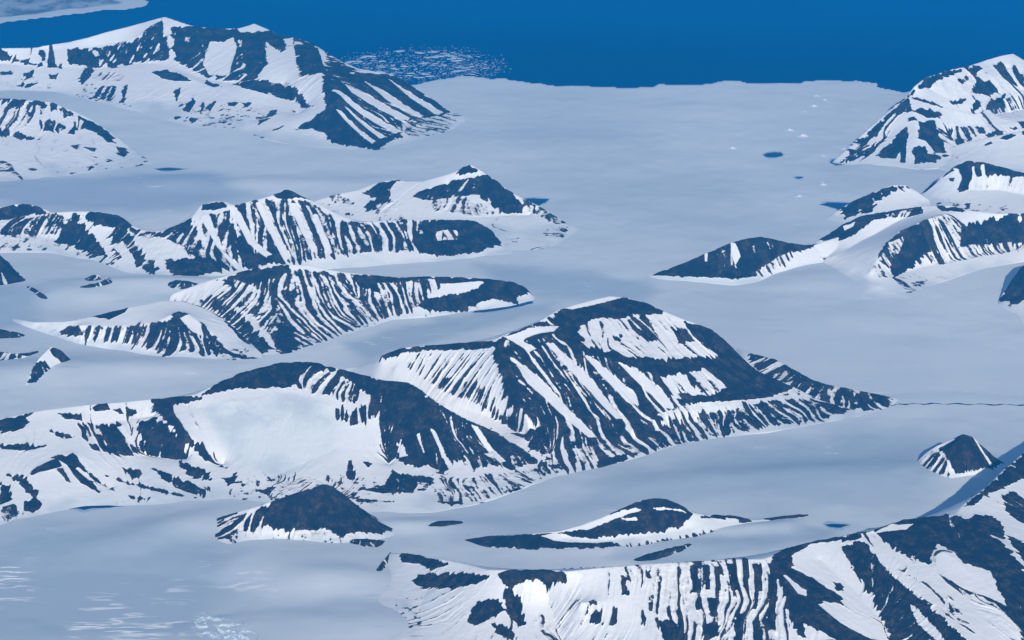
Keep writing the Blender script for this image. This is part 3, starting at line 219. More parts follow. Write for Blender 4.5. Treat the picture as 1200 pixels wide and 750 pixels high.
{'name': 'mountain','label': 'nearest mountain range with a striped snow wall and broad dark spurs to the right','cat': 'mountain','base': [[-1226,18522],[-1165,18246],[-1195,17978],[-1464,17555],[-1845,16907],[-2070,16355],[-1798,15672],[-783,15285],[0,15035],[1279,14913],[2540,14793],[4476,14913],[6204,18195],[6215,18283],[6130,20965],[5601,21278],[5044,20673],[4751,20259],[4567,19953],[4403,19729],[4244,19528],[4125,19311],[3959,19271],[3632,19204],[3456,19085],[3238,18934],[3036,18886],[2792,18803],[2544,18669],[2374,18521],[2249,18423],[1906,18425],[1522,18379],[1216,18348],[757,18270],[491,18208],[303,18242],[0,18246],[-227,18251],[-380,18354],[-611,18461],[-844,18555],[-1000,18597],[-1154,18613]],'lines': [[[-1152,18578,6.62],[-991,18429,78.93],[-831,18261,144],[-596,17993,232],[-368,17766,294],[-219,17569,342],[0,17446,403],[288,17348,451],[465,17268,475],[716,17282,500],[1149,17335,513],[1437,17354,520],[1799,17389,527],[2123,17389,527],[2241,17484,529],[2402,17627,531],[2641,17781,522],[2872,17863,524],[3061,17899,531],[3263,18023,546],[3428,18127,555],[3738,18194,556],[3905,18281,532],[4024,18515,524],[4178,18722,522],[4338,18951,519],[4517,19260,519],[4800,19673,520],[5327,20237,544],[5945,20335,329],[6204,18250,6.54]],[[-86.8,17427,340],[-43.18,17299,276],[35.84,17182,175],[106,16877,111],[139,16441,30.44]],[[2241,17480,522],[2336,17018,433],[2440,16688,367],[2576,16364,266],[2700,15978,131]],[[3102,17929,525],[3257,17487,479],[3430,16990,408],[3638,16373,338],[3868,15759,177]],[[3887,18194,556],[4193,17832,498],[4412,17294,438],[4601,16688,367]],[[2613,17537,455],[2855,17161,361],[3043,16725,270],[3142,16210,156]],[[3667,17572,518],[3928,17195,424],[4045,16684,330],[4125,16029,179]],[[288,17295,214],[422,16775,86.31],[478,16171,24.09]],[[-907,18255,104],[-736,17701,89.53],[-854,16994,49.79]],[[4281,18450,471],[4424,17854,422]],[[565,16934,358],[1413,16955,371],[2013,16962,383]],[[67.81,16037,59.86],[1080,15948,71.55],[2157,15927,83.38]]],'cell': 6.82,'px': 7.18,'gully': 1.1,'soft': 2,'wild': 0.6,'seed': 109,'kind': None,'group': None,'paint': [[1.6,0.4,1.2,[[-123,17477],[0,17454],[288,17361],[444,17277],[465,17219],[359,17268],[216,17330],[72.03,17339],[0,17308],[-72.16,17361]]],[1.5,0.4,1,[[-86.51,17339],[0,17308],[86.07,17211],[114,16985],[56.7,16931],[-35.75,17131]]],[1.4,0.5,1,[[-406,17029],[-288,17246],[-108,17242],[-57.2,17131],[-178,17033],[-284,16967]]],[1.2,0.4,1,[[-178,16980],[0,16927],[35.12,16741],[-106,16816]]],[1.7,0.4,1,[[-869,17884],[-820,17969],[-515,17751],[-255,17539],[-196,17477],[-290,17459],[-510,17512],[-812,17765]]],[1.2,0.4,1,[[-1004,18390],[-922,18576],[-752,18172],[-634,18017],[-533,17884],[-707,17937],[-826,18132],[-983,18265]]],[0.3,0.4,1,[[439,17663],[657,17614],[729,17587],[509,17547]]],[-0.6,1.3,2.5,[[860,17286],[1438,17366],[2159,17388],[2242,17140],[2235,16723],[2240,16422],[1383,16484],[1131,16976]]],[1.4,0.4,1,[[1493,17321],[1557,17321],[1538,17038],[1488,17020]]],[1.4,0.4,1,[[1615,17330],[1672,17321],[1653,17055],[1604,17064]]],[1.4,0.4,1,[[1810,17344],[1882,17344],[1962,17104],[1929,17047],[1816,17051]]],[1.5,0.4,1,[[2025,17335],[2111,17335],[2083,17029],[2013,17033]]],[1.6,0.4,1,[[2172,17370],[2255,17339],[2151,16572],[2075,16577]]],[1.3,0.4,1,[[907,17211],[964,17211],[963,17016],[906,16998]]],[1.4,0.4,1,[[627,16869],[739,16860],[749,16741],[646,16794]]],[1.5,0.4,1,[[1190,16741],[1385,16727],[1439,16484],[1232,16497]]],[1.3,0.4,1,[[817,16883],[866,16878],[867,16719],[819,16736]]],[1.4,0.4,1,[[1548,16665],[1641,16696],[1701,16657],[1678,16541],[1562,16475]]],[1.2,0.4,1,[[1707,17313],[1750,17304],[1731,17060],[1695,17042]]],[1.2,0.4,0.8,[[1815,16696],[1875,16914],[1903,16905],[1851,16457],[1796,16462]]],[1.1,0.4,0.8,[[1997,17016],[2039,17011],[2020,16803],[1979,16816]]],[1.2,0.4,0.8,[[1029,17228],[1058,17228],[1074,17122],[1045,17104]]],[1.2,0.4,0.8,[[1117,17264],[1160,17264],[1162,17175],[1127,17175]]],[1.1,0.4,0.8,[[1129,16922],[1171,16922],[1167,16834],[1124,16834]]],[1.1,0.4,0.8,[[1517,16927],[1569,16971],[1553,16838],[1511,16838]]],[1.1,0.4,0.8,[[1612,16971],[1682,16971],[1680,16754],[1631,16759]]],[1.1,0.4,0.8,[[636,16949],[679,16993],[691,16918],[649,16909]]],[1.2,0.4,0.8,[[1954,16696],[2027,16732],[2035,16439],[1960,16448]]],[1.1,0.4,0.8,[[1069,16856],[1122,16781],[1101,16639],[1067,16661]]],[1.5,0.4,1,[[248,16927],[354,16896],[422,16750],[337,16745]]],[-0.6,0.8,1.5,[[178,17078],[285,17060],[387,16750],[281,16745]]],[1.5,0.7,1.5,[[2183,17406],[2383,17756],[2642,17791],[3043,17924],[3065,17818],[2860,17773],[2554,17667],[2375,17508],[2370,17330],[2569,17180],[2769,17055],[2716,16922],[2537,16909],[2659,16754],[2852,16612],[3040,16457],[2406,16377],[2289,16572],[2242,16927]]],[-2,0.3,1.2,[[2373,17485],[2558,17703],[2825,17787],[2822,17587],[2881,17366],[2988,17091],[3023,16829],[2870,16852],[2732,17047],[2569,17180]]],[-2,0.3,1,[[2272,17224],[2317,17171],[2444,17024],[2435,16949],[2366,16967]]],[-2,0.3,1,[[2499,16887],[2809,16816],[3060,16599],[3080,16497],[2907,16506],[2682,16652]]],[-1.6,0.6,1.2,[[2376,16608],[2491,16524],[2618,16426],[2375,16408]]],[1.2,0.4,1,[[2697,17219],[2764,17237],[2777,17118],[2703,17095]]],[1.5,0.8,1.5,[[2822,17703],[3058,17827],[3098,17636],[3285,17193],[3487,16696],[3662,16311],[3080,16497],[3023,16829],[2988,17091],[2881,17366]]],[-0.3,1.5,1.2,[[3070,17698],[3240,17375],[3424,17175],[3633,16936],[3724,16462],[3554,16683],[3354,16954],[3162,17330]]],[-2,0.3,0.8,[[3070,17698],[3160,17618],[3249,17339],[3476,17055],[3580,16750],[3490,16803],[3277,17140],[3147,17423]]],[-1.6,0.5,0.9,[[3279,16918],[3385,16705],[3500,16355],[3436,16377],[3308,16648]]],[1.6,0.5,1.5,[[3104,17942],[3429,18132],[3900,18257],[4076,17995],[4247,17729],[4324,17388],[4447,16949],[4547,16399],[4061,16404],[3913,16727],[3690,17060],[3499,17419],[3277,17623]]],[-2,0.3,0.8,[[3082,17893],[3125,17778],[3248,17623],[3219,17574],[3114,17698]]],[-2,0.3,0.8,[[3096,17884],[3303,18039],[3489,18044],[3417,17960],[3250,17933]]],[-1.7,0.6,1,[[3643,17720],[3708,17676],[3823,17419],[4027,17344],[4050,17082],[4078,16856],[3956,16962],[3762,17064],[3513,17370]]],[-1.2,0.7,1.5,[[3726,17064],[3982,16909],[4131,16586],[4132,16413],[3931,16453],[3791,16829]]],[-2,0.3,1.2,[[3925,18305],[4329,18904],[4734,19347],[5268,19959],[4845,18048],[4424,17853],[4239,18053],[4025,18119]]],[1.6,0.4,1.2,[[4015,18465],[4233,18806],[4452,19130],[4802,19679],[5325,20233],[5186,19577],[4701,19187],[4401,18868],[4266,18735],[4099,18505]]],[1.5,0.4,1,[[3934,18119],[4078,18314],[4245,18385],[4318,18217],[4264,17884],[4062,17920]]],[1.2,0.9,1,[[4415,18784],[4566,18913],[4652,18718],[4566,18310],[4486,18328],[4402,18483]]],[0.9,0.5,1.5,[[4295,18031],[4549,17911],[4734,17246],[4471,17064],[4337,17454]]]],'darkened': []},
{'name': 'mountain','label': 'far right mountain beside the sea with spurs splayed like a fan at its foot','cat': 'mountain','base': [[4480,31171],[4837,31127],[5314,31084],[5775,30954],[6152,31040],[6719,31478],[7483,32202],[8339,32670],[10532,33175],[10560,33361],[9682,35058],[8756,35176],[8212,35812],[8098,36132],[7859,35971],[7586,35761],[7255,35446],[6864,35160],[6464,34777],[6226,34375],[6088,34077],[5920,33829],[5667,33435],[5321,32806],[4984,32189],[4560,31314]],'lines': [[[4555,31280,6.3],[4943,31927,128],[5238,32295,258],[5538,32670,390],[5751,32861,496],[5888,32957,576],[5986,33054,681],[6198,33347,739],[6578,33694,758],[6958,33998,750],[7266,34255,782],[7518,34410,812],[7747,34567,815],[7879,34358,757],[8438,33896,669],[9468,34280,406],[10548,33322,13.28]],[[5881,32909,562],[6296,32718,469],[6533,32623,429],[6852,32623,364],[7270,33151,395],[7773,33745,454],[8436,33845,548]],[[6189,33248,606],[6491,33102,473],[6925,33005,367],[7241,33347,450]],[[5874,32861,548],[5449,32018,180],[4916,31258,12.6]],[[5887,32861,548],[5880,32295,361],[5757,31214,25.17]],[[6297,32718,456],[6491,32341,284],[6879,32388,233],[7585,32765,209],[8413,33054,184]],[[6348,32202,193],[6497,31612,38.14]],[[7192,34203,767],[7306,33745,640],[7352,33445,424]],[[6314,32765,313],[6823,32765,261],[7706,33347,239]]],'cell': 11.92,'px': 12.55,'gully': 1,'soft': 2,'wild': 0.95,'seed': 116,'kind': None,'group': None,'paint': [[0.9,1.2,1.5,[[5883,32917],[5887,32515],[5637,32493],[5185,31901],[4862,31309],[4673,31259],[5005,31933],[5444,32443]]],[1.4,0.4,1,[[4841,31337],[5236,31819],[5474,32113],[5380,31883],[5100,31452]]],[1.5,0.4,1,[[5195,31442],[5561,31951],[5738,32163],[5735,31887],[5587,31542],[5443,31305],[5348,31316]]],[1.3,0.4,0.8,[[5677,31908],[5723,31890],[5572,31194],[5476,31201]]],[1.5,0.5,1,[[5939,32271],[6180,32364],[6204,32102],[6240,31560],[6039,31460],[5966,31786],[5860,31822]]],[0.7,0.8,1,[[5754,31607],[5949,31671],[5938,31442],[6247,31456],[5996,31197],[5709,31140]]],[0.2,1.5,1.2,[[6194,32199],[6879,32389],[6922,32267],[6401,31779],[6231,31883]]],[1,0.4,1,[[5887,32515],[6030,32626],[6338,32569],[6281,32443],[6058,32389]]],[1.1,0.4,0.8,[[5780,32371],[5896,32407],[5916,32285],[5803,32274]]],[1.5,0.4,1,[[6038,33046],[6151,33287],[6425,33549],[6953,33969],[6828,33771],[6404,33412],[6096,33082]]],[1.3,0.4,0.8,[[5871,32924],[5958,33018],[6007,33000],[5944,32910]]],[1.4,0.6,1,[[7032,34044],[7156,34001],[7001,33707],[7227,33649],[7339,33527],[7173,33330],[6886,33319],[6983,33599]]],[0.7,1.3,1.2,[[6733,33509],[7013,33937],[7061,33833],[6807,33481]]],[0.6,0.8,1.2,[[7369,34087],[7600,34274],[7704,34120],[7827,33919],[7780,33793],[7639,33743],[7467,33818]]],[1.4,0.4,0.8,[[7059,33039],[7335,33362],[7433,33470],[7357,33176],[7115,32992]]],[1.2,0.4,0.8,[[6845,33068],[7014,33150],[6947,32975],[6843,32885]]],[1.1,0.4,0.8,[[6508,33046],[6783,33161],[6712,33039],[6537,32985]]],[1.2,0.4,1,[[5868,32903],[6065,32867],[6328,32881],[6389,32666],[6172,32730],[5933,32827]]],[1,0.4,0.8,[[7479,32741],[7747,32931],[7759,32662],[7527,32587]]],[0.9,0.4,0.8,[[6910,32203],[7140,32425],[7234,32382],[6962,32138]]],[0.8,0.4,0.8,[[7308,32508],[7448,32576],[7406,32486]]],[0.7,1,1.5,[[5366,32468],[5788,32899],[5895,32913],[5540,32684],[5011,32027],[4770,31542],[4696,31434],[5089,32134]]]],'darkened': []},
{'name': 'mountain','label': 'gentle white snow shoulder at the right foot of the fan spurred mountain','cat': 'mountain','base': [[5983,31040],[6314,30614],[6892,30529],[7882,30698],[10119,31324],[10144,31494],[9241,32773],[8367,32850],[7539,32524],[6989,32267],[6515,32053],[6137,31789]],'lines': [[[6120,31701,38.23],[6453,31746,153],[6885,31791,242],[7401,31927,307],[8190,32156,360],[9122,32351,217],[10132,31456,12.67]]],'cell': 11.7,'px': 12.31,'gully': 1,'soft': 6,'wild': 0,'seed': 123,'kind': None,'group': None,'paint': [[1.2,0.5,1,[[7022,31733],[7216,31854],[7279,31802],[7110,31679]]],[1,0.5,1,[[7345,31889],[7560,31980],[7566,31886],[7377,31797]]],[0.9,0.5,0.8,[[6763,31646],[6895,31706],[6903,31614],[6774,31570]]]],'darkened': []},
{'name': 'mountain','label': 'snowy right mountain with a dark peak and two white stripes under its crest','cat': 'mountain','base': [[5486,29512],[5774,28931],[6125,28407],[6636,28187],[7376,28043],[9298,28518],[9319,28665],[8439,29638],[7643,29714],[7059,30250],[6602,30634],[6383,30740],[6206,30608],[6006,30401],[5805,30107],[5542,29709]],'lines': [[[5535,29671,12.08],[5744,29791,157],[5893,29831,290],[6048,29831,399],[6203,29871,447],[6420,29791,434],[6896,29552,360],[7501,29161,285],[8343,29301,172],[9307,28629,11.74]],[[6091,29473,144],[6551,29473,144],[7060,29161,119]]],'cell': 10.92,'px': 11.49,'gully': 1,'soft': 2,'wild': 0.5,'seed': 130,'kind': None,'group': None,'paint': [[1.4,0.4,1.2,[[5540,29702],[5745,29801],[5971,29834],[6020,29780],[5793,29753],[5610,29652]]],[1.6,0.4,1,[[5971,29834],[6201,29866],[6421,29799],[6897,29561],[7512,29210],[7481,29050],[6888,29500],[6512,29629],[6286,29642],[6235,29683],[6148,29471],[6014,29418],[5981,29498],[6094,29652],[6064,29774]]],[-1.8,0.3,0.7,[[6224,29774],[6270,29778],[6275,29644],[6239,29627]]],[-1.8,0.3,0.7,[[6349,29772],[6394,29764],[6407,29608],[6362,29612]]],[1,0.4,0.7,[[5922,29718],[6010,29702],[5976,29621],[5925,29658]]]],'darkened': []},
{'name': 'mountain','label': 'low blue streaked hill behind the stepped dark crest at right','cat': 'mountain','base': [[4065,28407],[4313,28187],[4855,28115],[5518,28629],[5624,29384],[5469,29714],[5351,29852],[5173,29836],[4836,29510],[4569,29242],[4365,28991],[4086,28570]],'lines': [[[4081,28536,5.86],[4339,28817,82.56],[4521,28931,154],[4766,29084,214],[5083,29316,263],[5262,29355,251],[5403,29355,179],[5604,29277,47.8]]],'cell': 10.69,'px': 11.26,'gully': 1,'soft': 2,'wild': 0,'seed': 137,'kind': None,'group': None,'paint': [[0.9,1.1,2,[[4341,28831],[4522,28938],[4768,29099],[5082,29313],[5354,29355],[5122,29176],[4860,28936],[4594,28624],[4356,28514]]],[1.2,0.5,1,[[4677,28830],[4853,28878],[4733,28664],[4533,28584]]]],'darkened': []},
{'name': 'mountain','label': 'low dark hill with white flecks at the tip of the right hand mountains','cat': 'mountain','base': [[1638,26212],[2066,26117],[2672,25959],[2987,26022],[3220,26276],[3510,26535],[3854,26765],[4257,26999],[4367,27807],[4047,27463],[3863,27292],[3690,27191],[3470,27157],[3254,27152],[3115,27156],[2928,27095],[2765,27053],[2428,26813],[2096,26573],[1827,26427],[1644,26320]],'lines': [[[1642,26292,5.49],[1821,26341,54.96],[2081,26373,143],[2397,26470,253],[2715,26568,364],[2871,26568,397],[3051,26600,419],[3196,26666,365],[3425,26798,267],[3655,26932,190],[3827,27032,190],[4008,27202,191],[4337,27617,137]]],'cell': 9.96,'px': 10.48,'gully': 1,'soft': 2,'wild': 0,'seed': 144,'kind': None,'group': None,'paint': [[1.8,0.5,1,[[1662,26284],[2081,26378],[2398,26476],[2715,26567],[3051,26607],[3197,26676],[3482,26836],[3850,27051],[3588,26807],[3295,26546],[3120,26360],[2944,26132],[2680,26060],[2070,26177]]],[0.4,1.3,1,[[2482,26506],[2672,26542],[2753,26214],[2508,26257]]],[-1.6,0.3,0.6,[[2356,26467],[2387,26464],[2379,26344],[2348,26348]]],[0.5,1.3,1,[[2877,26495],[3250,26661],[3221,26562],[2912,26391]]],[-0.4,1.6,1.2,[[2951,26210],[3122,26379],[3450,26716],[3489,26670],[3169,26304],[2997,26136]]],[-2,0.3,0.7,[[2673,26556],[2734,26543],[2786,26380],[2716,26270],[2682,26382]]]],'darkened': []},
{'name': 'mountain','label': 'right hand mountain with stepped dark crest and a fluted rock face above a rounded snow apron','cat': 'mountain','base': [[3643,27202],[3842,26666],[3965,26022],[3991,25466],[4258,25225],[4642,25435],[5092,25991],[5770,26568],[6357,26865],[7130,26999],[9005,27151],[9025,27288],[8189,28250],[7441,28394],[6639,28272],[6304,28254],[5944,28398],[5752,28571],[5587,28587],[5363,28581],[5016,28496],[4784,28432],[4550,28346],[4297,28109],[4035,27772],[3844,27541],[3659,27341]],'lines': [[[3654,27304,11.31],[3821,27373,79.27],[3982,27408,181],[4211,27547,284],[4439,27652,353],[4653,27652,398],[4867,27652,432],[5189,27652,477],[5398,27617,499],[5552,27582,510],[5751,27477,475],[6100,27339,473],[6420,27339,484],[7192,27442,497],[8022,27673,301],[9013,27253,11.29]],[[4328,26085,131],[4439,26308,219],[4546,26502,319],[4785,26798,421],[5137,27032,491],[5437,27236,505]],[[3960,26798,89.09],[4207,27066,112],[4563,27339,203],[4904,27512,340],[5162,27477,430]],[[4605,26180,54.7],[5124,26502,77.29],[5834,26932,89.44],[6420,27202,101]],[[4148,26244,54.8],[4388,25772,54.04]]],'cell': 10.05,'px': 10.58,'gully': 0.8,'soft': 2,'wild': 0.45,'seed': 151,'kind': None,'group': None,'paint': [[1.4,0.5,1,[[3855,27396],[4006,27424],[4213,27557],[4438,27649],[4868,27659],[5188,27649],[5184,27481],[4858,27571],[4532,27533],[4326,27337],[4122,27235],[4016,27233]]],[-1.6,0.3,0.6,[[4184,27495],[4340,27545],[4311,27476],[4197,27417]]],[0.4,1.4,0.8,[[4702,27618],[5186,27633],[5180,27455],[4750,27564]]],[1.5,0.7,1.2,[[4442,26328],[4602,26605],[4845,26842],[5136,27027],[5433,27199],[5992,27311],[6419,27313],[7077,27394],[7034,27086],[6418,27204],[6071,27069],[5372,26747],[5020,26527],[4776,26283],[4615,26056],[4585,26290]]],[0,1.5,1.2,[[5077,26986],[5457,27332],[5649,27313],[5565,26887],[5164,26643]]],[-0.3,1.6,1,[[5030,26603],[5735,27005],[6418,27218],[6398,27098],[5820,26851],[5118,26461]]],[0.2,1.6,1,[[4438,26297],[4598,26577],[4882,26804],[4751,26515],[4578,26231]]],[0.1,1,1,[[4594,26120],[4727,25971],[4861,25706],[4722,25680],[4619,25942]]],[1.4,0.4,1,[[5376,27618],[5581,27569],[5758,27457],[5494,27422],[5395,27472]]],[1.4,0.5,1,[[6230,27346],[6423,27358],[7083,27439],[7075,27379],[6419,27308],[6246,27296]]],[0,0.6,1,[[4342,26189],[4453,26252],[4527,26023],[4421,26004]]]],'darkened': []},
{'name': 'mountain','label': 'dark rock shoulder cut off by the right edge below the fluted face','cat': 'mountain','base': [[5722,25285],[5862,24989],[5876,24584],[6482,24246],[8396,25092],[8412,25214],[7835,26884],[7123,27033],[6472,26712],[6188,26341],[5970,25919],[5751,25424]],'lines': [[[5743,25390,5.34],[5915,25680,118],[6069,25834,259],[6289,25959,390],[6881,26117,478],[7673,26328,289],[8401,25181,10.62]]],'cell': 9.62,'px': 10.13,'gully': 1,'soft': 2,'wild': 0,'seed': 158,'kind': None,'group': None,'paint': [[1.8,0.4,1.2,[[5756,25407],[5930,25708],[6080,25844],[6288,25959],[6773,26094],[6582,25136],[6008,25235],[5913,25148]]],[-1,0.6,1,[[5931,25140],[6100,25199],[5996,24928]]]],'darkened': []},
{'name': 'rock_outcrop','label': 'tiny wedge of rock on the bright snow near the lower edge','cat': 'rock outcrop','base': [[-798,16997],[-713,16997],[-613,17012],[-622,17070],[-666,17104],[-704,17151],[-737,17089],[-793,17054]],'lines': [[[-792,17020,4],[-735,17027,23.98],[-699,17043,47.97],[-664,17043,23.99],[-621,17035,4]]],'cell': 4.1,'px': 7.2,'gully': 0.6,'soft': 2,'wild': 0,'seed': 165,'kind': None,'group': None,'paint': [[0.75,1.1,1.2,[[-793,17040],[-736,17067],[-704,17149],[-666,17099],[-622,17055],[-613,17012],[-713,16999],[-798,16997]]]],'darkened': []},
{'name': 'rock_outcrop','label': 'grey stony patch on snow below the long curtain shaped ridge','cat': 'rock outcrop','base': [[-5159,25959],[-5025,25897],[-4907,25991],[-4937,26103],[-5009,26173],[-5094,26183],[-5169,26072]],'lines': [[[-5162,26038,5.45],[-5075,26085,43.64],[-4986,26054,54.49],[-4930,26069,5.46]]],'cell': 5.95,'px': 10.44,'gully': 0.6,'soft': 2,'wild': 0,'seed': 172,'kind': None,'group': None,'paint': [[0.75,1.1,1.2,[[-5166,26060],[-5075,26087],[-4987,26058],[-4936,26102],[-4910,26004],[-5025,25900],[-5159,25961]]]],'darkened': []},
{'name': 'rock_outcrop','label': 'pair of dark rocks beside the grey stony patch','cat': 'rock outcrop','base': [[-5149,25618],[-4987,25680],[-4850,25772],[-4779,25834],[-4802,25915],[-4874,26047],[-4917,25870],[-5057,25787],[-5164,25698]],'lines': [[[-5157,25664,5.39],[-5041,25710,32.37],[-4898,25772,43.23],[-4852,25928,54.29],[-4796,25881,5.42]]],'cell': 5.91,'px': 10.36,'gully': 0.6,'soft': 2,'wild': 0,'seed': 179,'kind': None,'group': None,'paint': [[0.75,1.1,1.2,[[-5161,25687],[-5042,25719],[-4907,25819],[-4850,25920],[-4802,25914],[-4779,25835],[-4850,25770],[-4987,25680],[-5152,25633]]]],'darkened': []},
{'name': 'rock_outcrop','label': 'slim dark rock lying in the trough at the left of the near snow slope','cat': 'rock outcrop','base': [[-1202,18094],[-1150,18111],[-1112,18246],[-1082,18557],[-1093,18617],[-1131,18462],[-1169,18326],[-1199,18171]],'lines': [[[-1197,18136,4.17],[-1163,18229,41.87],[-1124,18349,50.47],[-1091,18583,4.25]]],'cell': 3.62,'px': 7.62,'gully': 0.6,'soft': 2,'wild': 0,'seed': 186,'kind': None,'group': None,'paint': [[0.75,1.1,1.2,[[-1198,18153],[-1169,18324],[-1131,18466],[-1092,18609],[-1082,18554],[-1113,18255],[-1150,18112],[-1202,18094]]]],'darkened': []},
{'name': 'rock_outcrop','label': 'thin dark rock rib at the left edge above the massif with the snow bowl','cat': 'rock outcrop','base': [[-7433,23424],[-5810,23385],[-5606,23307],[-5357,23463],[-5243,23648],[-5270,23735],[-5426,23573],[-5680,23660],[-5866,23640],[-6526,23629],[-7446,23536]],'lines': [[[-7435,23503,10.08],[-6512,23580,18.18],[-5848,23569,30.29],[-5659,23569,40.38],[-5401,23463,50.29],[-5262,23701,10.14]]],'cell': 5.49,'px': 9.63,'gully': 0.6,'soft': 2,'wild': 0,'seed': 193,'kind': None,'group': None,'paint': [[0.75,1.1,1.2,[[-5850,23581],[-5658,23570],[-5412,23515],[-5267,23726],[-5243,23647],[-5358,23465],[-5607,23309],[-5811,23386]]]],'darkened': []},
{'name': 'rock_outcrop','label': 'short dark rock line at the left edge north of the thin rock rib','cat': 'rock outcrop','base': [[-7627,24122],[-5962,24081],[-5770,24081],[-5583,24108],[-5483,24136],[-5513,24238],[-5618,24284],[-5835,24395],[-6020,24347],[-6697,24336],[-7641,24238]],'lines': [[[-7630,24205,10.3],[-6683,24287,18.59],[-6002,24274,30.97],[-5813,24302,41.33],[-5597,24191,41.18],[-5506,24205,5.15]]],'cell': 5.62,'px': 9.86,'gully': 0.6,'soft': 2,'wild': 0,'seed': 200,'kind': None,'group': None,'paint': [[0.75,1.1,1.2,[[-6005,24289],[-5812,24300],[-5599,24204],[-5509,24224],[-5484,24144],[-5583,24106],[-5770,24082],[-5962,24080]]]],'darkened': []},
{'name': 'rock_outcrop','label': 'narrow broken rock line on snow beside the white streaked spur','cat': 'rock outcrop','base': [[-5810,25772],[-5605,25405],[-5451,25285],[-5483,25394],[-5567,25521],[-5708,25725],[-5846,25901]],'lines': [[[-5838,25865,10.84],[-5691,25649,32.31],[-5555,25466,21.42],[-5475,25360,5.34]]],'cell': 5.89,'px': 10.33,'gully': 0.6,'soft': 2,'wild': 0,'seed': 207,'kind': None,'group': None,'paint': [[0.75,1.1,1.2,[[-5843,25891],[-5693,25662],[-5565,25515],[-5481,25387],[-5455,25300],[-5606,25406],[-5811,25777]]]],'darkened': []},
{'name': 'rock_outcrop','label': 'small flat dark rock at the upper left end of the finely streaked ridge','cat': 'rock outcrop','base': [[-4125,25772],[-3923,25710],[-3741,25803],[-3768,25932],[-3909,25995],[-4065,26005],[-4144,25901]],'lines': [[[-4138,25865,10.84],[-4053,25928,32.58],[-3895,25897,43.4],[-3763,25897,10.85]]],'cell': 5.88,'px': 10.31,'gully': 0.6,'soft': 2,'wild': 0,'seed': 214,'kind': None,'group': None,'paint': [[0.75,1.1,1.2,[[-4141,25886],[-4053,25928],[-3895,25904],[-3767,25931],[-3741,25804],[-3923,25713],[-4126,25778]]]],'darkened': []},
{'name': 'rock_outcrop','label': 'low dark rock strip on the ice below the flat moraine hill','cat': 'rock outcrop','base': [[1082,18400],[1298,18452],[1537,18592],[1645,18698],[1642,18759],[1466,18674],[1229,18569],[1086,18478]],'lines': [[[1084,18444,4.22],[1224,18504,25.39],[1461,18609,25.49],[1639,18724,4.27]]],'cell': 4.4,'px': 7.73,'gully': 0.6,'soft': 2,'wild': 0,'seed': 221,'kind': None,'group': None,'paint': [[0.75,1.1,1.2,[[1085,18468],[1229,18570],[1466,18669],[1641,18751],[1645,18698],[1538,18594],[1298,18452],[1084,18438]]]],'darkened': []},
{'name': 'rock_outcrop','label': 'little dark rock on the ice east of the half buried crest','cat': 'rock outcrop','base': [[-786,19076],[-630,19113],[-427,19205],[-436,19268],[-515,19273],[-673,19234],[-789,19157]],'lines': [[[-787,19122,4.33],[-670,19168,26.03],[-514,19224,17.39],[-435,19233,4.35]]],'cell': 4.51,'px': 7.91,'gully': 0.6,'soft': 2,'wild': 0,'seed': 228,'kind': None,'group': None,'paint': [[0.75,1.1,1.2,[[-786,19104],[-673,19235],[-515,19272],[-436,19260],[-427,19206],[-630,19115],[-786,19080]]]],'darkened': []},
{'name': 'rock_outcrop','label': 'lens shaped dark rock between the half buried rock crest and the trough','cat': 'rock outcrop','base': [[-1520,18787],[-1351,18680],[-1215,18609],[-1160,18715],[-1144,18866],[-1293,18886],[-1441,18887],[-1549,18866]],'lines': [[[-1546,18831,4.29],[-1436,18822,25.7],[-1288,18804,34.24],[-1142,18831,4.29]]],'cell': 4.43,'px': 7.78,'gully': 0.6,'soft': 2,'wild': 0,'seed': 235,'kind': None,'group': None,'paint': [[0.75,1.1,1.2,[[-1548,18858],[-1441,18886],[-1293,18886],[-1144,18858],[-1160,18722],[-1216,18612],[-1351,18679],[-1520,18786]]]],'darkened': []}]
SHORE = [[-13339,34673],[-9605,35760],[-6940,36213],[-4915,36676],[-3303,35872],[-2183,35538],[-1514,35872],[-1110,36213],[-770,36559],[-558,36443],[-348,36327],[0,36156],[345,35985],[618,35816],[850,35704],[1368,35649],[1781,35704],[2195,35760],[2752,35872],[3445,35929],[4140,35985],[4975,36042],[5666,36042],[5943,36042],[5854,35816],[6003,35538],[6240,35318],[6861,35760],[9022,36213],[14126,36912]]
FAR_SHORE = [[-11824,38772],[-9224,40459],[-8819,40742],[-8396,40956],[-7981,41246],[-7549,41465],[-7112,41686],[-6825,41985],[-6811,42212],[-6942,42441],[-7872,43380],[-9269,45554],[-10681,47369],[-16022,47369]]
SWELLS = [[-2056,18383,846,387,0.1,45],[-3145,19094,719,303,0.5,60],[-3320,17716,1206,506,0,-50],[-1609,18011,567,305,0,75],[-1293,17165,799,376,0,60],[-5180,25618,724,381,0,70],[-5167,22974,660,370,0,60],[-4277,23178,1038,317,0,60],[-4424,25991,938,258,0,60],[-947,19187,476,150,0,35],[2359,19094,953,150,0.1,40],[499,32202,2001,651,0,35],[-3534,30238,1781,335,0,40],[3612,26085,625,451,0,50],[3639,20254,1344,377,0.2,50],[2068,20254,1665,247,0.15,30],[1238,18733,1402,216,0,40],[3763,23489,1903,1076,0,-40],[1355,28855,1358,1522,0,30],[-1280,27066,961,339,0,20]]
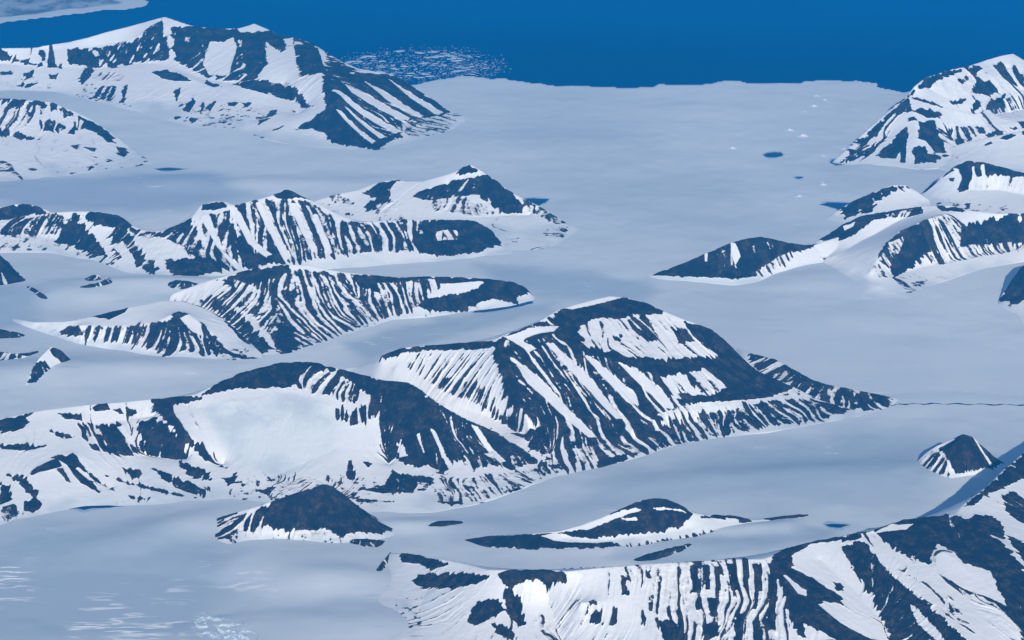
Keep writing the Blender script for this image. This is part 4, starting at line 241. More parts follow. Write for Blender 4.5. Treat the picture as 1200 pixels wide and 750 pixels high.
POOLS = [['small oval blue melt pool alone on the open glacier near the sea',[[3627,31701],[3684,31778],[3786,31809],[3871,31791],[3910,31701],[3887,31612],[3808,31554],[3709,31545],[3640,31589]]],['tiny blue melt pool on the flat glacier below the oval one',[[3933,30529],[3986,30571],[4042,30546],[4035,30488],[3973,30462]]],['pointed blue melt pool wedged against the low streaked hill at right',[[4115,29239],[4219,29336],[4413,29336],[4626,29297],[4732,29239],[4596,29007],[4467,28893],[4342,28893],[4317,29046],[4219,29161]]],['blue melt pool at the left foot of the fan shaped spurs',[[4509,31302],[4588,31434],[4740,31478],[4856,31434],[4728,31214],[4595,31127]]],['dark blue melt pool behind the right slope of the sharp dark peak',[[161,29512],[277,29532],[518,29493],[471,29394],[388,29200],[309,29239]]],['long narrow dark pool under the rocky snout of the streaked ridge',[[-439,25136],[-340,25210],[-101,25345],[60.46,25390],[242,25375],[251,25300],[59.99,25166],[-149,25047],[-318,24989],[-437,24989]]],['small crescent pool against the tip of the speckled low mountain',[[-5054,30954],[-4879,30997],[-4548,30954],[-4741,30868],[-4945,30868]]],['blue pool beside the moraine at the lower right glacier',[[2890,19187],[2965,19215],[3082,19205],[3116,19168],[3031,19122],[2930,19131]]],['dark slit of water along the foot of the massif with the snow bowl',[[-4408,19525],[-4366,19640],[-4234,19669],[-4024,19621],[-3649,19592],[-3929,19535],[-4248,19525]]]]
MOUNDS = [[4809,35046,68.27],[4899,34805,54.29],[4676,34410,73.81],[4506,34100,39.9],[4955,34620,40.53],[4142,32981,77.29],[4296,32670,102],[4832,31973,62.78],[4476,31612,49.63],[3201,32018,74.99],[4278,30156,59.4],[3898,29631,81.73],[4293,30280,35.78]]
DARK_AREAS = [[[[-475,19242],[821,20092],[1691,20773],[3489,21539],[4369,21095],[3740,19854],[2406,19544],[1290,19659],[315,19131]],334],[[[-4455,19355],[-3166,19242],[-2379,18557],[-2487,16937],[-4514,16788],[-4992,18912]],377],[[[-7549,30280],[-4185,30740],[-3470,29631],[-5082,28855],[-7350,29394]],293],[[[-1916,23971],[-790,24814],[607,25527],[497,25018],[-958,23971],[-1592,23359]],146],[[[-6605,26085],[-5485,25618],[-5484,24584],[-6204,24302]],200],[[[-422,26732],[1651,26085],[1414,25466],[0,25618]],259],[[[764,18470],[2355,19058],[3151,19131],[2302,18557],[1370,18383]],117]]  # outlines and feather widths of the darker, bluer areas of the glacier
STREAM = [[3890,22106],[4112,22153],[4471,22160],[4914,22141],[5358,22127],[6242,22094]]
FLOE_ZONE = [[-2788,37391],[-2467,38008],[-1904,38386],[-1024,38323],[-433,37759],[-396,36912],[-560,36559],[-843,36676],[-1392,36327],[-1949,36327],[-2247,36676]]
ICEFALL = [[[-2874,17476],[-2844,17683],[-2758,17813],[-2656,17716],[-2471,17523],[-2239,17272],[-2098,17027],[-1967,16569],[-2441,16569],[-2643,16937],[-2766,17165]]]
CRACKS = [[[-3693,17242],[-3547,17748],[-2890,17912],[-2784,17242],[-3216,17058]],[[-4690,18246],[-4378,18383],[-4239,17879],[-4314,17523],[-4523,17476]],[[-3569,17879],[-2998,18044],[-2919,17748],[-3389,17683]]]
LINES = [[[-3922,17012],[-3755,17879],[-2903,18179],[-2715,17716],[-2624,16788],[-3879,16788]],[[-5085,18645],[-4305,18592],[-3997,17476],[-4760,17242]],[[-2828,18470],[-2056,18383],[-1992,17716],[-2677,17879]]]
SERAC_BASE = [[-4877,19468],[-4708,19621],[-4493,19468],[-4528,19242],[-4647,19131],[-4812,19168]]


S = bpy.context.scene
COL = S.collection
RNG = np.random.default_rng(5)
SUN_EL = math.radians(29.0)
SUN_AZ = math.radians(172.0)          # from +Y (view direction) clockwise: behind the camera, to the right
SUN = np.array([math.sin(SUN_AZ) * math.cos(SUN_EL), math.cos(SUN_AZ) * math.cos(SUN_EL), math.sin(SUN_EL)])
SEA_Z = -35.0

def tag(o, label=None, cat=None, group=None, kind=None):
    if label: o['label'] = label
    if cat: o['category'] = cat
    if group: o['group'] = group
    if kind: o['kind'] = kind
    return o

def link(name, me, mat, loc=(0, 0, 0), parent=None):
    o = bpy.data.objects.new(name, me)
    COL.objects.link(o)
    o.location = loc
    if mat and not me.materials: me.materials.append(mat)
    if parent: o.parent = parent
    return o

def grid_mesh(name, X, Y, Z, keep, origin, attrs=None, smooth=True):
    """quads of a height grid where keep (per vertex) holds at any corner"""
    H, W = X.shape
    q = keep[:-1, :-1] | keep[1:, :-1] | keep[:-1, 1:] | keep[1:, 1:]
    j, i = np.nonzero(q)
    a = j * W + i
    F = np.stack([a, a + 1, a + W + 1, a + W], 1)
    used = np.unique(F)
    re = np.full(H * W, -1, np.int64); re[used] = np.arange(len(used))
    F = re[F]
    V = np.stack([X.ravel()[used] - origin[0], Y.ravel()[used] - origin[1], Z.ravel()[used] - origin[2]], 1)
    me = bpy.data.meshes.new(name)
    me.vertices.add(len(V)); me.vertices.foreach_set('co', V.astype(np.float32).ravel())
    me.loops.add(F.size); me.loops.foreach_set('vertex_index', F.astype(np.int32).ravel())
    me.polygons.add(len(F))
    me.polygons.foreach_set('loop_start', np.arange(0, F.size, 4, dtype=np.int32))
    me.polygons.foreach_set('loop_total', np.full(len(F), 4, np.int32))
    me.polygons.foreach_set('use_smooth', np.full(len(F), smooth, bool))
    for k, v in (attrs or {}).items():
        at = me.attributes.new(k, 'FLOAT', 'POINT')
        at.data.foreach_set('value', v.ravel()[used].astype(np.float32))
    me.update(calc_edges=True)
    return me

# ---------------------------------------------------------------- materials
class Nodes:
    def __init__(self, name):
        self.m = bpy.data.materials.new(name); self.m.use_nodes = True
        self.t = self.m.node_tree; self.n = self.t.nodes
        self.b = self.n['Principled BSDF']
        self.co = self.n.new('ShaderNodeTexCoord').outputs['Object']
    def put(self, sock, v):
        if isinstance(v, bpy.types.NodeSocket): self.t.links.new(v, sock)
        else: sock.default_value = v
    def noise(self, wl, detail=4, rough=.55, stretch=None, dist=0):
        n = self.n.new('ShaderNodeTexNoise'); n.inputs['Scale'].default_value = 1.0 / wl
        n.inputs['Detail'].default_value = detail; n.inputs['Roughness'].default_value = rough
        n.inputs['Distortion'].default_value = dist
        src = self.co
        if stretch:
            mp = self.n.new('ShaderNodeMapping'); mp.inputs['Scale'].default_value = stretch[:3]
            mp.inputs['Rotation'].default_value = (0, 0, stretch[3] if len(stretch) > 3 else 0)
            self.t.links.new(src, mp.inputs['Vector']); src = mp.outputs['Vector']
        self.t.links.new(src, n.inputs['Vector'])
        return n.outputs['Fac']
    def attr(self, name):
        a = self.n.new('ShaderNodeAttribute'); a.attribute_name = name; return a.outputs['Fac']
    def math(self, op, a, b=0.0, c=None):
        n = self.n.new('ShaderNodeMath'); n.operation = op
        self.put(n.inputs[0], a); self.put(n.inputs[1], b)
        if c is not None: self.put(n.inputs[2], c)
        return n.outputs[0]
    def ramp(self, v, a, b, lo=0.0, hi=1.0, smooth=True):
        n = self.n.new('ShaderNodeMapRange'); n.interpolation_type = 'SMOOTHSTEP' if smooth else 'LINEAR'
        self.put(n.inputs['Value'], v); n.inputs['From Min'].default_value = a; n.inputs['From Max'].default_value = b
        n.inputs['To Min'].default_value = lo; n.inputs['To Max'].default_value = hi
        return n.outputs['Result']
    def mix(self, f, a, b):
        n = self.n.new('ShaderNodeMix'); n.data_type = 'RGBA'
        self.put(n.inputs[0], f)
        for s, v in ((6, a), (7, b)):
            self.put(n.inputs[s], (*v, 1) if isinstance(v, tuple) else v)
        return n.outputs[2]
    def bump(self, h, dist, strength=1.0, prev=None):
        n = self.n.new('ShaderNodeBump'); n.inputs['Strength'].default_value = strength; n.inputs['Distance'].default_value = dist
        self.put(n.inputs['Height'], h)
        if prev: self.t.links.new(prev, n.inputs['Normal'])
        return n.outputs['Normal']
    def done(self, color=None, rough=.7, normal=None, spec=.3):
        if color is not None: self.put(self.b.inputs['Base Color'], (*color, 1) if isinstance(color, tuple) else color)
        self.put(self.b.inputs['Roughness'], rough); self.b.inputs['Specular IOR Level'].default_value = spec
        if normal: self.t.links.new(normal, self.b.inputs['Normal'])
        return self.m

SNOW = (.90, .885, .87); ROCK = (.010, .014, .026); ROCK2 = (.030, .029, .033); DIRT = (.36, .33, .33)
ICE = (.60, .65, .69); ICE2 = (.78, .81, .82); DARK_ICE = (.44, .52, .60)

def mountain_material(px):
    N = Nodes('snow_and_rock')
    r = N.attr('rock')
    f1 = N.noise(px * 2.2, 4, .6); f2 = N.noise(px * 14, 3, .5)
    r2 = N.math('ADD', r, N.ramp(f1, .25, .75, -.34, .34, False))
    fac = N.ramp(r2, -.16, .18)
    sc = N.attr('scree')
    rock = N.mix(N.ramp(N.math('ADD', N.math('MULTIPLY', sc, .09), f2), .40, .72), ROCK, ROCK2)
    rock = N.mix(N.math('MULTIPLY', N.ramp(f2, .48, .60), N.ramp(N.noise(px * 4, 4, .6), .45, .7, 0, .8)), rock, (.092, .070, .056))
    dust = N.math('MULTIPLY', N.ramp(N.noise(px * 1.3, 4, .65), .58, .70), N.ramp(N.math('ADD', r, N.math('MULTIPLY', sc, -.35)), 0, 1.5, .85, .0, False))
    rock = N.mix(N.ramp(N.noise(px * 1.1, 3, .6), .40, .80, 0, .35), rock, (.065, .065, .078))
    rock = N.mix(N.math('MULTIPLY', dust, .75), rock, (.50, .52, .56))
    snow = N.mix(N.ramp(N.noise(px * 40, 4, .5), .3, .7), SNOW, (.84, .84, .845))
    dirt = N.math('MULTIPLY', N.math('MULTIPLY', N.ramp(r2, -1.3, -.05, 0, .75), N.ramp(N.attr('low'), 0, 1, .45, 1)), N.ramp(N.noise(px * 22, 4, .6), .42, .66))
    snow = N.mix(dirt, snow, DIRT)
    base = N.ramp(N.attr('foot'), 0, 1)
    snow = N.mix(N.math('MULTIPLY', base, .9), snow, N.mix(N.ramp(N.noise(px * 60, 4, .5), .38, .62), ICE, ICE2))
    col = N.mix(fac, snow, rock)
    nb = N.bump(N.math('MULTIPLY', N.noise(px * 1.6, 5, .62), N.ramp(fac, 0, 1, .18, 1, False)), px * .8, .7)
    nb2 = N.bump(N.noise(px * 9, 3, .5), px * 1.2, .35, nb)
    return N.done(col, N.ramp(fac, 0, 1, .62, .85, False), nb2, .05)

def glacier_material():
    N = Nodes('glacier_ice')
    a = N.noise(5200, 4, .5, (1, .55, 1, .25)); b = N.noise(900, 5, .6, (.35, 1, 1, .1)); c = N.noise(70, 4, .6)
    v = N.math('ADD', N.math('MULTIPLY', a, .62), N.math('MULTIPLY', b, .38))
    col = N.mix(N.ramp(v, .36, .64), ICE, ICE2)
    col = N.mix(N.ramp(N.noise(260, 5, .65, (.25, 1, 1, -.1)), .60, .74, 0, .30), col, (.50, .60, .75))
    col = N.mix(N.ramp(N.math('ADD', N.attr('darkened'), N.math('MULTIPLY', b, .5)), .25, 1.25, 0, .9, False), col, DARK_ICE)
    fl = N.noise(150, 5, .7, (.35, 1, 1, .05))
    col = N.mix(N.math('MULTIPLY', N.ramp(fl, .60, .72), N.ramp(a, .38, .58, 0, .85)), col, (.88, .88, .87))
    col = N.mix(N.math('MULTIPLY', N.ramp(N.noise(210, 5, .7, (.3, 1, 1, .0)), .62, .72), N.ramp(a, .62, .42, 0, .6)), col, (.38, .47, .60))
    ln = N.math('ABSOLUTE', N.math('SUBTRACT', N.noise(170, 3, .6, (.16, 1, 1, .04)), .5))
    lm = N.math('MULTIPLY', N.ramp(ln, .035, .0), N.math('MULTIPLY', N.attr('lines'), N.ramp(N.noise(420, 3, .5), .42, .58)))
    col = N.mix(lm, col, (.92, .92, .92))
    nb = N.bump(b, 14, .35); nb = N.bump(c, 2.2, .4, nb)
    return N.done(col, .6, nb, .25)

def water_material(name, col, rough=.35, wl=400, spec=.25):
    N = Nodes(name)
    c = N.mix(N.ramp(N.noise(wl * 30, 4, .55, (.5, 1, 1)), .35, .65), tuple(x * 1.12 for x in col), tuple(x * .66 for x in col))
    return N.done(c, rough, N.bump(N.noise(wl, 3, .5), wl * .01, .3), spec)

def simple(name, col, col2, wl, rough=.6, bump=0):
    N = Nodes(name)
    n = N.noise(wl, 4, .6)
    return N.done(N.mix(N.ramp(n, .35, .65), col, col2), rough, N.bump(n, bump, .6) if bump else None, .25)

M_ICE = glacier_material()
M_SEA = water_material('sea_water', (.0, .082, .275), .5, 600, .0)
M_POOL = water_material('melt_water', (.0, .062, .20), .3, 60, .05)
M_SLUSH = simple('wet_slush', (.34, .46, .58), (.52, .60, .68), 50)
M_FLOE = simple('floe_ice', (.66, .71, .76), (.46, .55, .66), 60)
M_LIP = simple('crevasse_snow', (.84, .86, .88), (.70, .75, .80), 60)
M_SERAC = simple('serac_ice', (.64, .68, .72), (.44, .54, .64), 40, .5, 3)

# ---------------------------------------------------------------- the ice surface
POOLP = [np.array(p) for _, p in POOLS]

def ice_z(X, Y):
    z = 11 * fbm(X, Y, 1500, 3, 71) + 3.2 * fbm(X, Y, 240, 2, 75)
    for cx, cy, rx, ry, tr, h in SWELLS:
        c, s = math.cos(tr), math.sin(tr)
        u = ((X - cx) * c + (Y - cy) * s) / rx; v = (-(X - cx) * s + (Y - cy) * c) / ry
        z = z + h * np.exp(-0.5 * (u * u + v * v) * 2.2)
    for p in POOLP + [np.array(STREAM)]:
        x0, y0 = p.min(0) - 500; x1, y1 = p.max(0) + 500
        m = (X > x0) & (X < x1) & (Y > y0) & (Y < y1)
        if m.any():
            closed = p is not None and len(p) > 0 and not (len(p) == len(STREAM) and np.allclose(p, STREAM))
            d = line_dist(X[m], Y[m], [tuple(q) for q in p], closed)
            if closed: d = np.where(poly_inside(X[m], Y[m], [tuple(q) for q in p]), 0, d)
            z[m] = z[m] * sstep(60, 420, d)
    return z

ny = 800
rows = 10500 * (47500 / 10500) ** (np.arange(ny) / (ny - 1))
cols = np.arange(-14500, 14501, 32.0)
GX, GY = np.meshgrid(cols, rows)
sh = [tuple(p) for p in SHORE]
shore_poly = [(-60000, sh[0][1])] + sh + [(60000, sh[-1][1]), (60000, -60000), (-60000, -60000)]
jx = GX + 60 * vnoise(GX, GY, 420, 3) + 25 * vnoise(GX, GY, 130, 4); jy = GY + 110 * vnoise(GX, GY, 500, 6) + 60 * vnoise(GX, GY, 160, 7)
on_ice = poly_inside(jx, jy, shore_poly)
GZ = ice_z(GX, GY)
GZ = np.where(on_ice, np.maximum(GZ, -15), SEA_Z - 12)
GB = np.zeros(GX.shape)
GL = np.zeros(GX.shape)
for P in LINES:
    P = [tuple(p) for p in P]
    GL = np.maximum(GL, sstep(-80, 260, line_dist(GX, GY, P) * np.where(poly_inside(GX, GY, P), 1, -1)))
for P, f in DARK_AREAS:
    P = [tuple(p) for p in P]
    GB = np.maximum(GB, sstep(-f, f, line_dist(GX, GY, P) * np.where(poly_inside(GX, GY, P), 1, -1) + .6 * f * fbm(GX, GY, f * 3, 3, 81)))
tag(link('glacier', grid_mesh('glacier', GX, GY, GZ, on_ice, (0, 0, 0), {'darkened': GB, 'lines': GL}), M_ICE), 'wide pale blue glacier ice filling the valleys between the mountains', 'glacier', None, 'structure')

def flat_sheet(name, P, z, mat):
    cx = sum(p[0] for p in P) / len(P); cy = sum(p[1] for p in P) / len(P)
    me = bpy.data.meshes.new(name)
    me.from_pydata([(x - cx, y - cy, 0) for x, y in P], [], [list(range(len(P)))])
    me.update()
    o = link(name, me, mat, (cx, cy, z))
    if me.polygons[0].normal.z < 0: me.flip_normals()
    return o

R = 120000
sea = flat_sheet('sea', [(-R, -40000), (R, -40000), (R, R), (-R, R)], SEA_Z, M_SEA)
tag(sea, 'deep blue open sea beyond the glacier front', 'sea', None, 'structure')

# ---------------------------------------------------------------- mountains
for M in MOUNTAINS:
    X, Y, Z, inside, rock, st = sculpt(M)
    c = M['cell']
    ground = ice_z(X, Y)
    dist = line_dist(X, Y, M['base'])
    hz = np.where(inside, Z, -4 - dist * .8)
    Z2 = hz - 5 + (ground if M['name'] == 'rock_outcrop' else 0)
    darkened = 0  # outlined areas tinted towards ice colour; on the moraine hill this offsets sunlit brightness
    for f, P in M['darkened']:
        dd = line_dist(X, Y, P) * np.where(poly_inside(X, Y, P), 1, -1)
        darkened = np.maximum(darkened, sstep(-f, f, dd) * .95)
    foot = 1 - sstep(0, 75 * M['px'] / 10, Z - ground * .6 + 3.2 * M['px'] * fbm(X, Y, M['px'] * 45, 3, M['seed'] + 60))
    foot = np.maximum(foot, darkened)
    keep = inside | (dist < 2.5 * c)
    ox = float(np.mean([p[0] for p in M['base']])); oy = float(np.mean([p[1] for p in M['base']]))
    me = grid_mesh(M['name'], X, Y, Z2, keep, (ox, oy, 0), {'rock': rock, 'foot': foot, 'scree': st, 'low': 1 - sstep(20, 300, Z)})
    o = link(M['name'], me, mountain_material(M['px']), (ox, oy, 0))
    tag(o, M['label'], M['cat'], M.get('group'), 'structure' if M['name'] == 'mountain' else None)

# ---------------------------------------------------------------- melt pools, stream
def wavy(P, seg, amp, seed):
    r = np.random.default_rng(seed); out = []
    n = len(P)
    for k in range(n):
        a = P[k]; b = P[(k + 1) % n]; L = math.hypot(b[0] - a[0], b[1] - a[1]); m = max(1, int(L / seg))
        for t in range(m):
            f = t / m
            out.append((a[0] + (b[0] - a[0]) * f + r.normal() * amp, a[1] + (b[1] - a[1]) * f + r.normal() * amp))
    return out
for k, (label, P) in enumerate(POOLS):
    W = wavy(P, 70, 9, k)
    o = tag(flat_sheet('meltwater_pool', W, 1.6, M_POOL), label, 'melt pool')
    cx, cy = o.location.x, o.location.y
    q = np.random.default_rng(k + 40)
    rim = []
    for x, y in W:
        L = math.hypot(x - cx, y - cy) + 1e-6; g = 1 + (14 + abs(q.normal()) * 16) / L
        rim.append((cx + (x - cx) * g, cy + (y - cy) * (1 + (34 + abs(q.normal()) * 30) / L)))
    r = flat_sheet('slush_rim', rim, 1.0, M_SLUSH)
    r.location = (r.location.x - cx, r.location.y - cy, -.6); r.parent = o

def ribbon(name, P, w, z, mat):
    V = []; F = []
    pts = wavy(P, 60, 6, 3)[:-20]
    for k, p in enumerate(pts):
        q = pts[min(k + 1, len(pts) - 1)]; o = pts[max(k - 1, 0)]
        dx, dy = q[0] - o[0], q[1] - o[1]; L = math.hypot(dx, dy) + 1e-6
        ww = w * (.55 + .5 * abs(math.sin(k * .37)))
        V += [(p[0] - dy / L * ww, p[1] + dx / L * ww, z), (p[0] + dy / L * ww, p[1] - dx / L * ww, z)]
        if k: F.append((2 * k - 2, 2 * k - 1, 2 * k + 1, 2 * k))
    me = bpy.data.meshes.new(name); me.from_pydata(V, [], F); me.update()
    if me.polygons[0].normal.z < 0: me.flip_normals()
    return link(name, me, mat)
P = STREAM
pts = []
for a, b in zip(P[:-1], P[1:]):
    for t in np.linspace(0, 1, 20, endpoint=False): pts.append((a[0] + (b[0] - a[0]) * t, a[1] + (b[1] - a[1]) * t))
V = []; F = []
for k, p in enumerate(pts):
    q = pts[min(k + 1, len(pts) - 1)]; o = pts[max(k - 1, 0)]
    dx, dy = q[0] - o[0], q[1] - o[1]; L = math.hypot(dx, dy)
    w = 16 * (.7 + .35 * math.sin(k * .41) + .2 * math.sin(k * 1.3)); wob = 14 * math.sin(k * .55)
    V += [(p[0] - dy / L * w, p[1] + dx / L * w + wob, 1.6), (p[0] + dy / L * w, p[1] - dx / L * w + wob, 1.6)]
    if k: F.append((2 * k - 2, 2 * k - 1, 2 * k + 1, 2 * k))
me = bpy.data.meshes.new('meltwater_stream'); me.from_pydata(V, [], F); me.update()
if me.polygons[0].normal.z < 0: me.flip_normals()
tag(link('meltwater_stream', me, M_POOL), 'thin dark melt stream crossing the ice from the moraine hill to the right edge', 'stream')

# ---------------------------------------------------------------- floes, snow mounds
def floe_mesh(seed):
    r = np.random.default_rng(seed); n = int(r.integers(7, 11))
    rad = 1 + r.uniform(-.35, .3, n); an = np.sort(np.linspace(0, 2 * math.pi, n, endpoint=False) + r.uniform(-.2, .2, n))
    V = []; asp = r.uniform(.55, .9)
    for z, k in ((-.1, 1.0), (.05, 1.0), (.085, .9)):
        for q, a in zip(rad, an): V.append((math.cos(a) * q * k * .5, math.sin(a) * q * k * .5 * asp, z + (r.uniform(-.01, .02) if z > .06 else 0)))
    F = []
    for l in range(2):
        for k in range(n):
            F.append((l * n + k, l * n + (k + 1) % n, (l + 1) * n + (k + 1) % n, (l + 1) * n + k))
    F.append(tuple(2 * n + k for k in range(n)))
    me = bpy.data.meshes.new('ice_floe'); me.from_pydata(V, [], F); me.materials.append(M_FLOE); me.update()
    return me
floes = [floe_mesh(90 + k) for k in range(9)]
zp = [tuple(p) for p in FLOE_ZONE]
lo = np.min(zp, 0); hi = np.max(zp, 0)
n = 0
while n < 290:
    x, y = RNG.uniform(lo[0], hi[0]), RNG.uniform(lo[1], hi[1])
    if not poly_inside(np.array([x]), np.array([y]), zp)[0] or vnoise(np.array([x]), np.array([y]), 900, 31)[0] < RNG.uniform(-1.0, .7): continue
    if poly_inside(np.array([x]), np.array([y]), shore_poly)[0]: continue
    o = bpy.data.objects.new('ice_floe', floes[n % 9]); COL.objects.link(o)
    o.location = (x, y, SEA_Z); o.rotation_euler = (0, 0, RNG.uniform(-.5, .5))
    s = 19 * math.exp(RNG.normal(0, .75)); o.scale = (s * RNG.uniform(1.3, 2.6), s * 1.3, min(s, 60))
    tag(o, 'small white ice floe adrift on the dark water beside the glacier front', 'ice floe', 'ice floes scattered off the glacier front')
    n += 1

V = []; F = []
while len(F) < 1500:
    x, y = RNG.uniform(lo[0] - 300, hi[0] + 900), RNG.uniform(lo[1] - 400, hi[1] + 500)
    d = line_dist(np.array([x]), np.array([y]), zp)[0] * (1 if poly_inside(np.array([x]), np.array([y]), zp)[0] else -1)
    if d < RNG.exponential(420) - 420 or vnoise(np.array([x]), np.array([y]), 700, 33)[0] < RNG.uniform(-1, .5): continue
    if poly_inside(np.array([x]), np.array([y]), shore_poly)[0]: continue
    s = RNG.uniform(6, 17); b = len(V); m = 5; a0 = RNG.uniform(0, 6)
    V += [(x + s * math.cos(a0 + t * 2 * math.pi / m) * RNG.uniform(.7, 1.4), y + s * math.sin(a0 + t * 2 * math.pi / m) * RNG.uniform(.7, 1.2), SEA_Z + RNG.uniform(.6, 1.6)) for t in range(m)]
    F.append(tuple(range(b, b + m)))
me = bpy.data.meshes.new('brash_ice'); me.from_pydata(V, [], F); me.update()
tag(link('brash_ice', me, M_FLOE), 'fine broken brash ice speckling the sea between the larger floes', 'brash ice', None, 'stuff')

def mound_mesh(seed):
    r = np.random.default_rng(seed)
    xs = np.linspace(-1, 1, 17); X, Y = np.meshgrid(xs, xs)
    d = np.sqrt(X * X + Y * Y * 1.4)
    Z = np.clip(1 - d, 0, 1) ** .8 * (1 + .8 * vnoise(X, Y, .5, seed)) * .42 - .03
    me = grid_mesh('snow_mound', X, Y, Z, d < 1.1, (0, 0, 0))
    me.materials.append(M_LIP)
    return me
mm = [mound_mesh(k) for k in range(4)]
for k, (x, y, s) in enumerate(MOUNDS):
    o = link('snow_mound', mm[k % 4], None, (x, y, float(ice_z(np.array([x]), np.array([y]))[0]) - 1))
    o.scale = (s, s * 1.1, s * .55)
    tag(o, 'small bright snow mound on the flat glacier toward the far right mountain', 'snow mound', 'bright snow mounds on the flat glacier')

# ---------------------------------------------------------------- broken ice at the lower left
def broken(name, P, cell, height, label, seed, mat, kind):
    P = [tuple(p) for p in P]
    x0, y0 = np.min(P, 0); x1, y1 = np.max(P, 0)
    X, Y = np.meshgrid(np.arange(x0 - cell, x1 + cell, cell), np.arange(y0 - cell, y1 + cell, cell))
    ins = poly_inside(X, Y, P); d = line_dist(X, Y, P) * np.where(ins, 1, -1)
    n1 = 1 - np.abs(fbm(X + .3 * Y, Y * .6, 75, 3, seed)); n2 = vnoise(X, Y, 260, seed + 2)
    h = height * (n1 ** 2 * 1.5 - .55) * sstep(-10, 180, d + 90 * n2)
    Z = ice_z(X, Y) + h - 2.0
    o = link(name, grid_mesh(name, X, Y, Z, ins, (x0, y0, 0), smooth=False), mat, (x0, y0, 0))
    return tag(o, label, 'icefall', None, kind)
broken('icefall', ICEFALL[0], 9, 22, 'jagged icefall of broken blue white ice at the lower edge', 12, M_SERAC, 'structure')
broken('icefall', SERAC_BASE, 9, 55, 'small cracked ice cliff under the rocks at the left edge', 22, M_SERAC, 'structure')

for zi, Pz in enumerate(CRACKS):
    Pz = [tuple(p) for p in Pz]; lo = np.min(Pz, 0); hi = np.max(Pz, 0)
    V = []; F = []; k = 0; tries = 0
    while k < (70, 34, 22)[zi] and tries < 3000:
        tries += 1
        x, y = RNG.uniform(lo[0], hi[0]), RNG.uniform(lo[1], hi[1])
        if not poly_inside(np.array([x]), np.array([y]), Pz)[0]: continue
        L = RNG.uniform(40, 170); w = RNG.uniform(6, 12); h = RNG.uniform(3, 6); rot = RNG.normal(.05, .06)
        z0 = float(ice_z(np.array([x]), np.array([y]))[0]); b = len(V); m = 12
        for t in range(m + 1):
            u = t / m * 2 - 1; e = max(0, 1 - u * u) ** .7
            px = x + u * L * math.cos(rot); py = y + u * L * math.sin(rot) + RNG.normal(0, 3)
            z0 = float(ice_z(np.array([px]), np.array([py]))[0])
            V += [(px, py - w * e - .5, z0 - 3), (px, py - w * .1 * e, z0 - 3 + (h + 3) * e), (px, py + w * e + .5, z0 - 3)]
            if t: F += [(b + 3 * t - 3, b + 3 * t, b + 3 * t + 1, b + 3 * t - 2), (b + 3 * t - 2, b + 3 * t + 1, b + 3 * t + 2, b + 3 * t - 1)]
        k += 1
    me = bpy.data.meshes.new('crevasse_ridges'); me.from_pydata(V, [], F); me.polygons.foreach_set('use_smooth', [True] * len(F)); me.update()
    tag(link('crevasse_ridges', me, M_LIP), ('thin white crevasse lips ranked across the lower left glacier', 'thin white crevasse lips at the left edge of the glacier', 'faint white crevasse lips above the ranked ones')[zi], 'crevasses', None, 'stuff')

# ---------------------------------------------------------------- far coastal plain
FP = [tuple(p) for p in FAR_SHORE]
x0, y0 = np.min(FP, 0); x1, y1 = np.max(FP, 0)
X, Y = np.meshgrid(np.arange(x0, x1 + 200, 60.0), np.arange(y0, y1 + 200, 110.0))
ins = poly_inside(X + 40 * vnoise(X, Y, 300, 8), Y + 90 * vnoise(X, Y, 500, 9), FP)
d = line_dist(X, Y, FP)
Z = np.where(ins, SEA_Z + 4 + 30 * sstep(300, 1500, d) + 16 * fbm(X, Y, 500, 4, 50) * sstep(300, 800, d), SEA_Z - 8)
N = Nodes('coastal_plain')
inl = N.attr('inland')
c1 = N.mix(N.ramp(N.noise(420, 5, .65, (1, .6, 1)), .38, .62), (.10, .15, .22), (.36, .42, .50))
mt = N.done(N.mix(N.ramp(inl, 330, 480), (.62, .66, .70), c1), .8, N.bump(N.noise(300, 4, .6), 20, .5), .2)
tag(link('coastal_plain', grid_mesh('coastal_plain', X, Y, Z, ins, (x0, y0, 0), {'inland': d + 90 * fbm(X, Y, 400, 3, 12)}), mt, (x0, y0, 0)), 'grey patchy coastal plain edged by a pale strip of shore ice across the water', 'coast', None, 'structure')

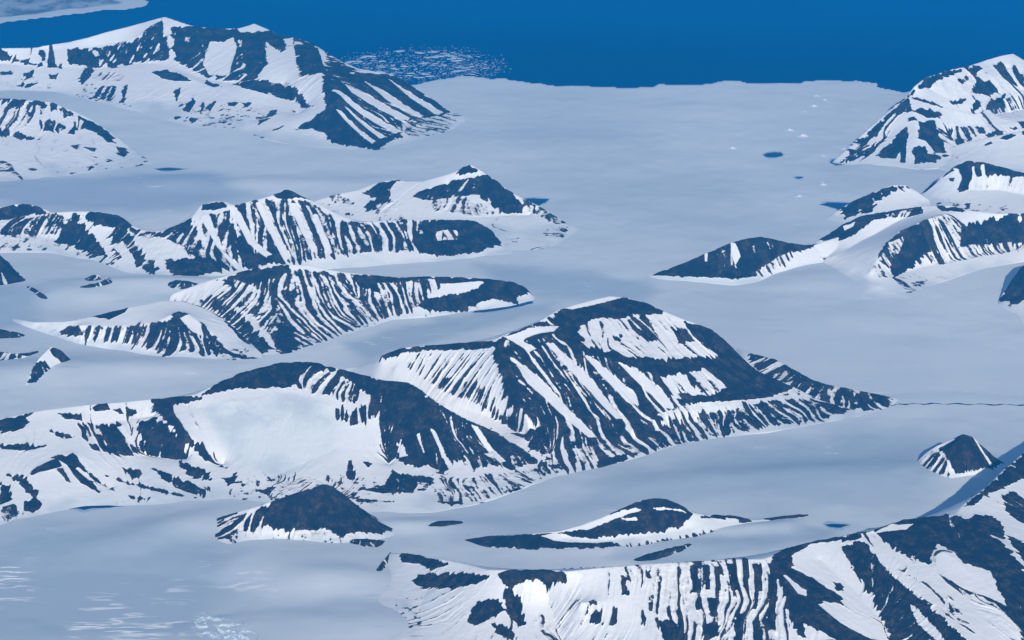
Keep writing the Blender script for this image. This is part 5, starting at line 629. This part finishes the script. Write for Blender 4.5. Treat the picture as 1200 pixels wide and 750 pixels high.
# ---------------------------------------------------------------- air
import bmesh
bm = bmesh.new(); bmesh.ops.create_cube(bm, size=1.0)
me = bpy.data.meshes.new('haze'); bm.to_mesh(me); bm.free()
hz = bpy.data.materials.new('haze_air'); hz.use_nodes = True
hz.node_tree.nodes.clear()
out = hz.node_tree.nodes.new('ShaderNodeOutputMaterial'); pv = hz.node_tree.nodes.new('ShaderNodeVolumePrincipled')
pv.inputs['Color'].default_value = (.02, .44, 1, 1); pv.inputs['Density'].default_value = HAZE = 1.05e-5
pv.inputs['Anisotropy'].default_value = 0.0
hz.node_tree.links.new(pv.outputs['Volume'], out.inputs['Volume'])
z0, z1 = -75.0, 9060.0
h = link('haze', me, hz, (0, (R - 40000) / 2, (z0 + z1) / 2)); h.scale = (2 * R + 400, R + 40000 + 400, z1 - z0)
tag(h, 'thin blue haze between the aircraft and the far sea', 'haze', None, 'stuff')

# ---------------------------------------------------------------- light, camera
w = bpy.data.worlds.new('World'); S.world = w; w.use_nodes = True
nt = w.node_tree
sky = nt.nodes.new('ShaderNodeTexSky'); sky.sky_type = 'NISHITA'; sky.sun_disc = False
sky.sun_elevation = SUN_EL; sky.sun_rotation = SUN_AZ; sky.altitude = 2000; sky.dust_density = .3
bg = nt.nodes['Background']; nt.links.new(sky.outputs['Color'], bg.inputs['Color']); bg.inputs['Strength'].default_value = .09
sl = bpy.data.lights.new('sun', 'SUN'); sl.energy = 4.0; sl.angle = math.radians(.5); sl.color = (1, .935, .815)
so = bpy.data.objects.new('sun', sl); COL.objects.link(so); so.location = (8000, -8000, 12000)
from mathutils import Vector
so.rotation_euler = Vector(SUN).to_track_quat('Z', 'Y').to_euler()

cd = bpy.data.cameras.new('camera'); cam = bpy.data.objects.new('camera', cd); COL.objects.link(cam)
cam.location = (0, 0, 9000); cam.rotation_euler = (math.radians(90 - 20), 0, 0)
cd.sensor_width = 36; cd.angle = math.radians(25.3); cd.clip_start = 10; cd.clip_end = 400000
S.camera = cam
S.render.resolution_x = 1024; S.render.resolution_y = 640
S.view_settings.view_transform = 'Standard'; S.view_settings.look = 'None'; S.view_settings.exposure = 0.17; S.view_settings.gamma = 1.0
S.cycles.use_denoising = True
S.cycles.max_bounces = 5; S.cycles.volume_bounces = 1
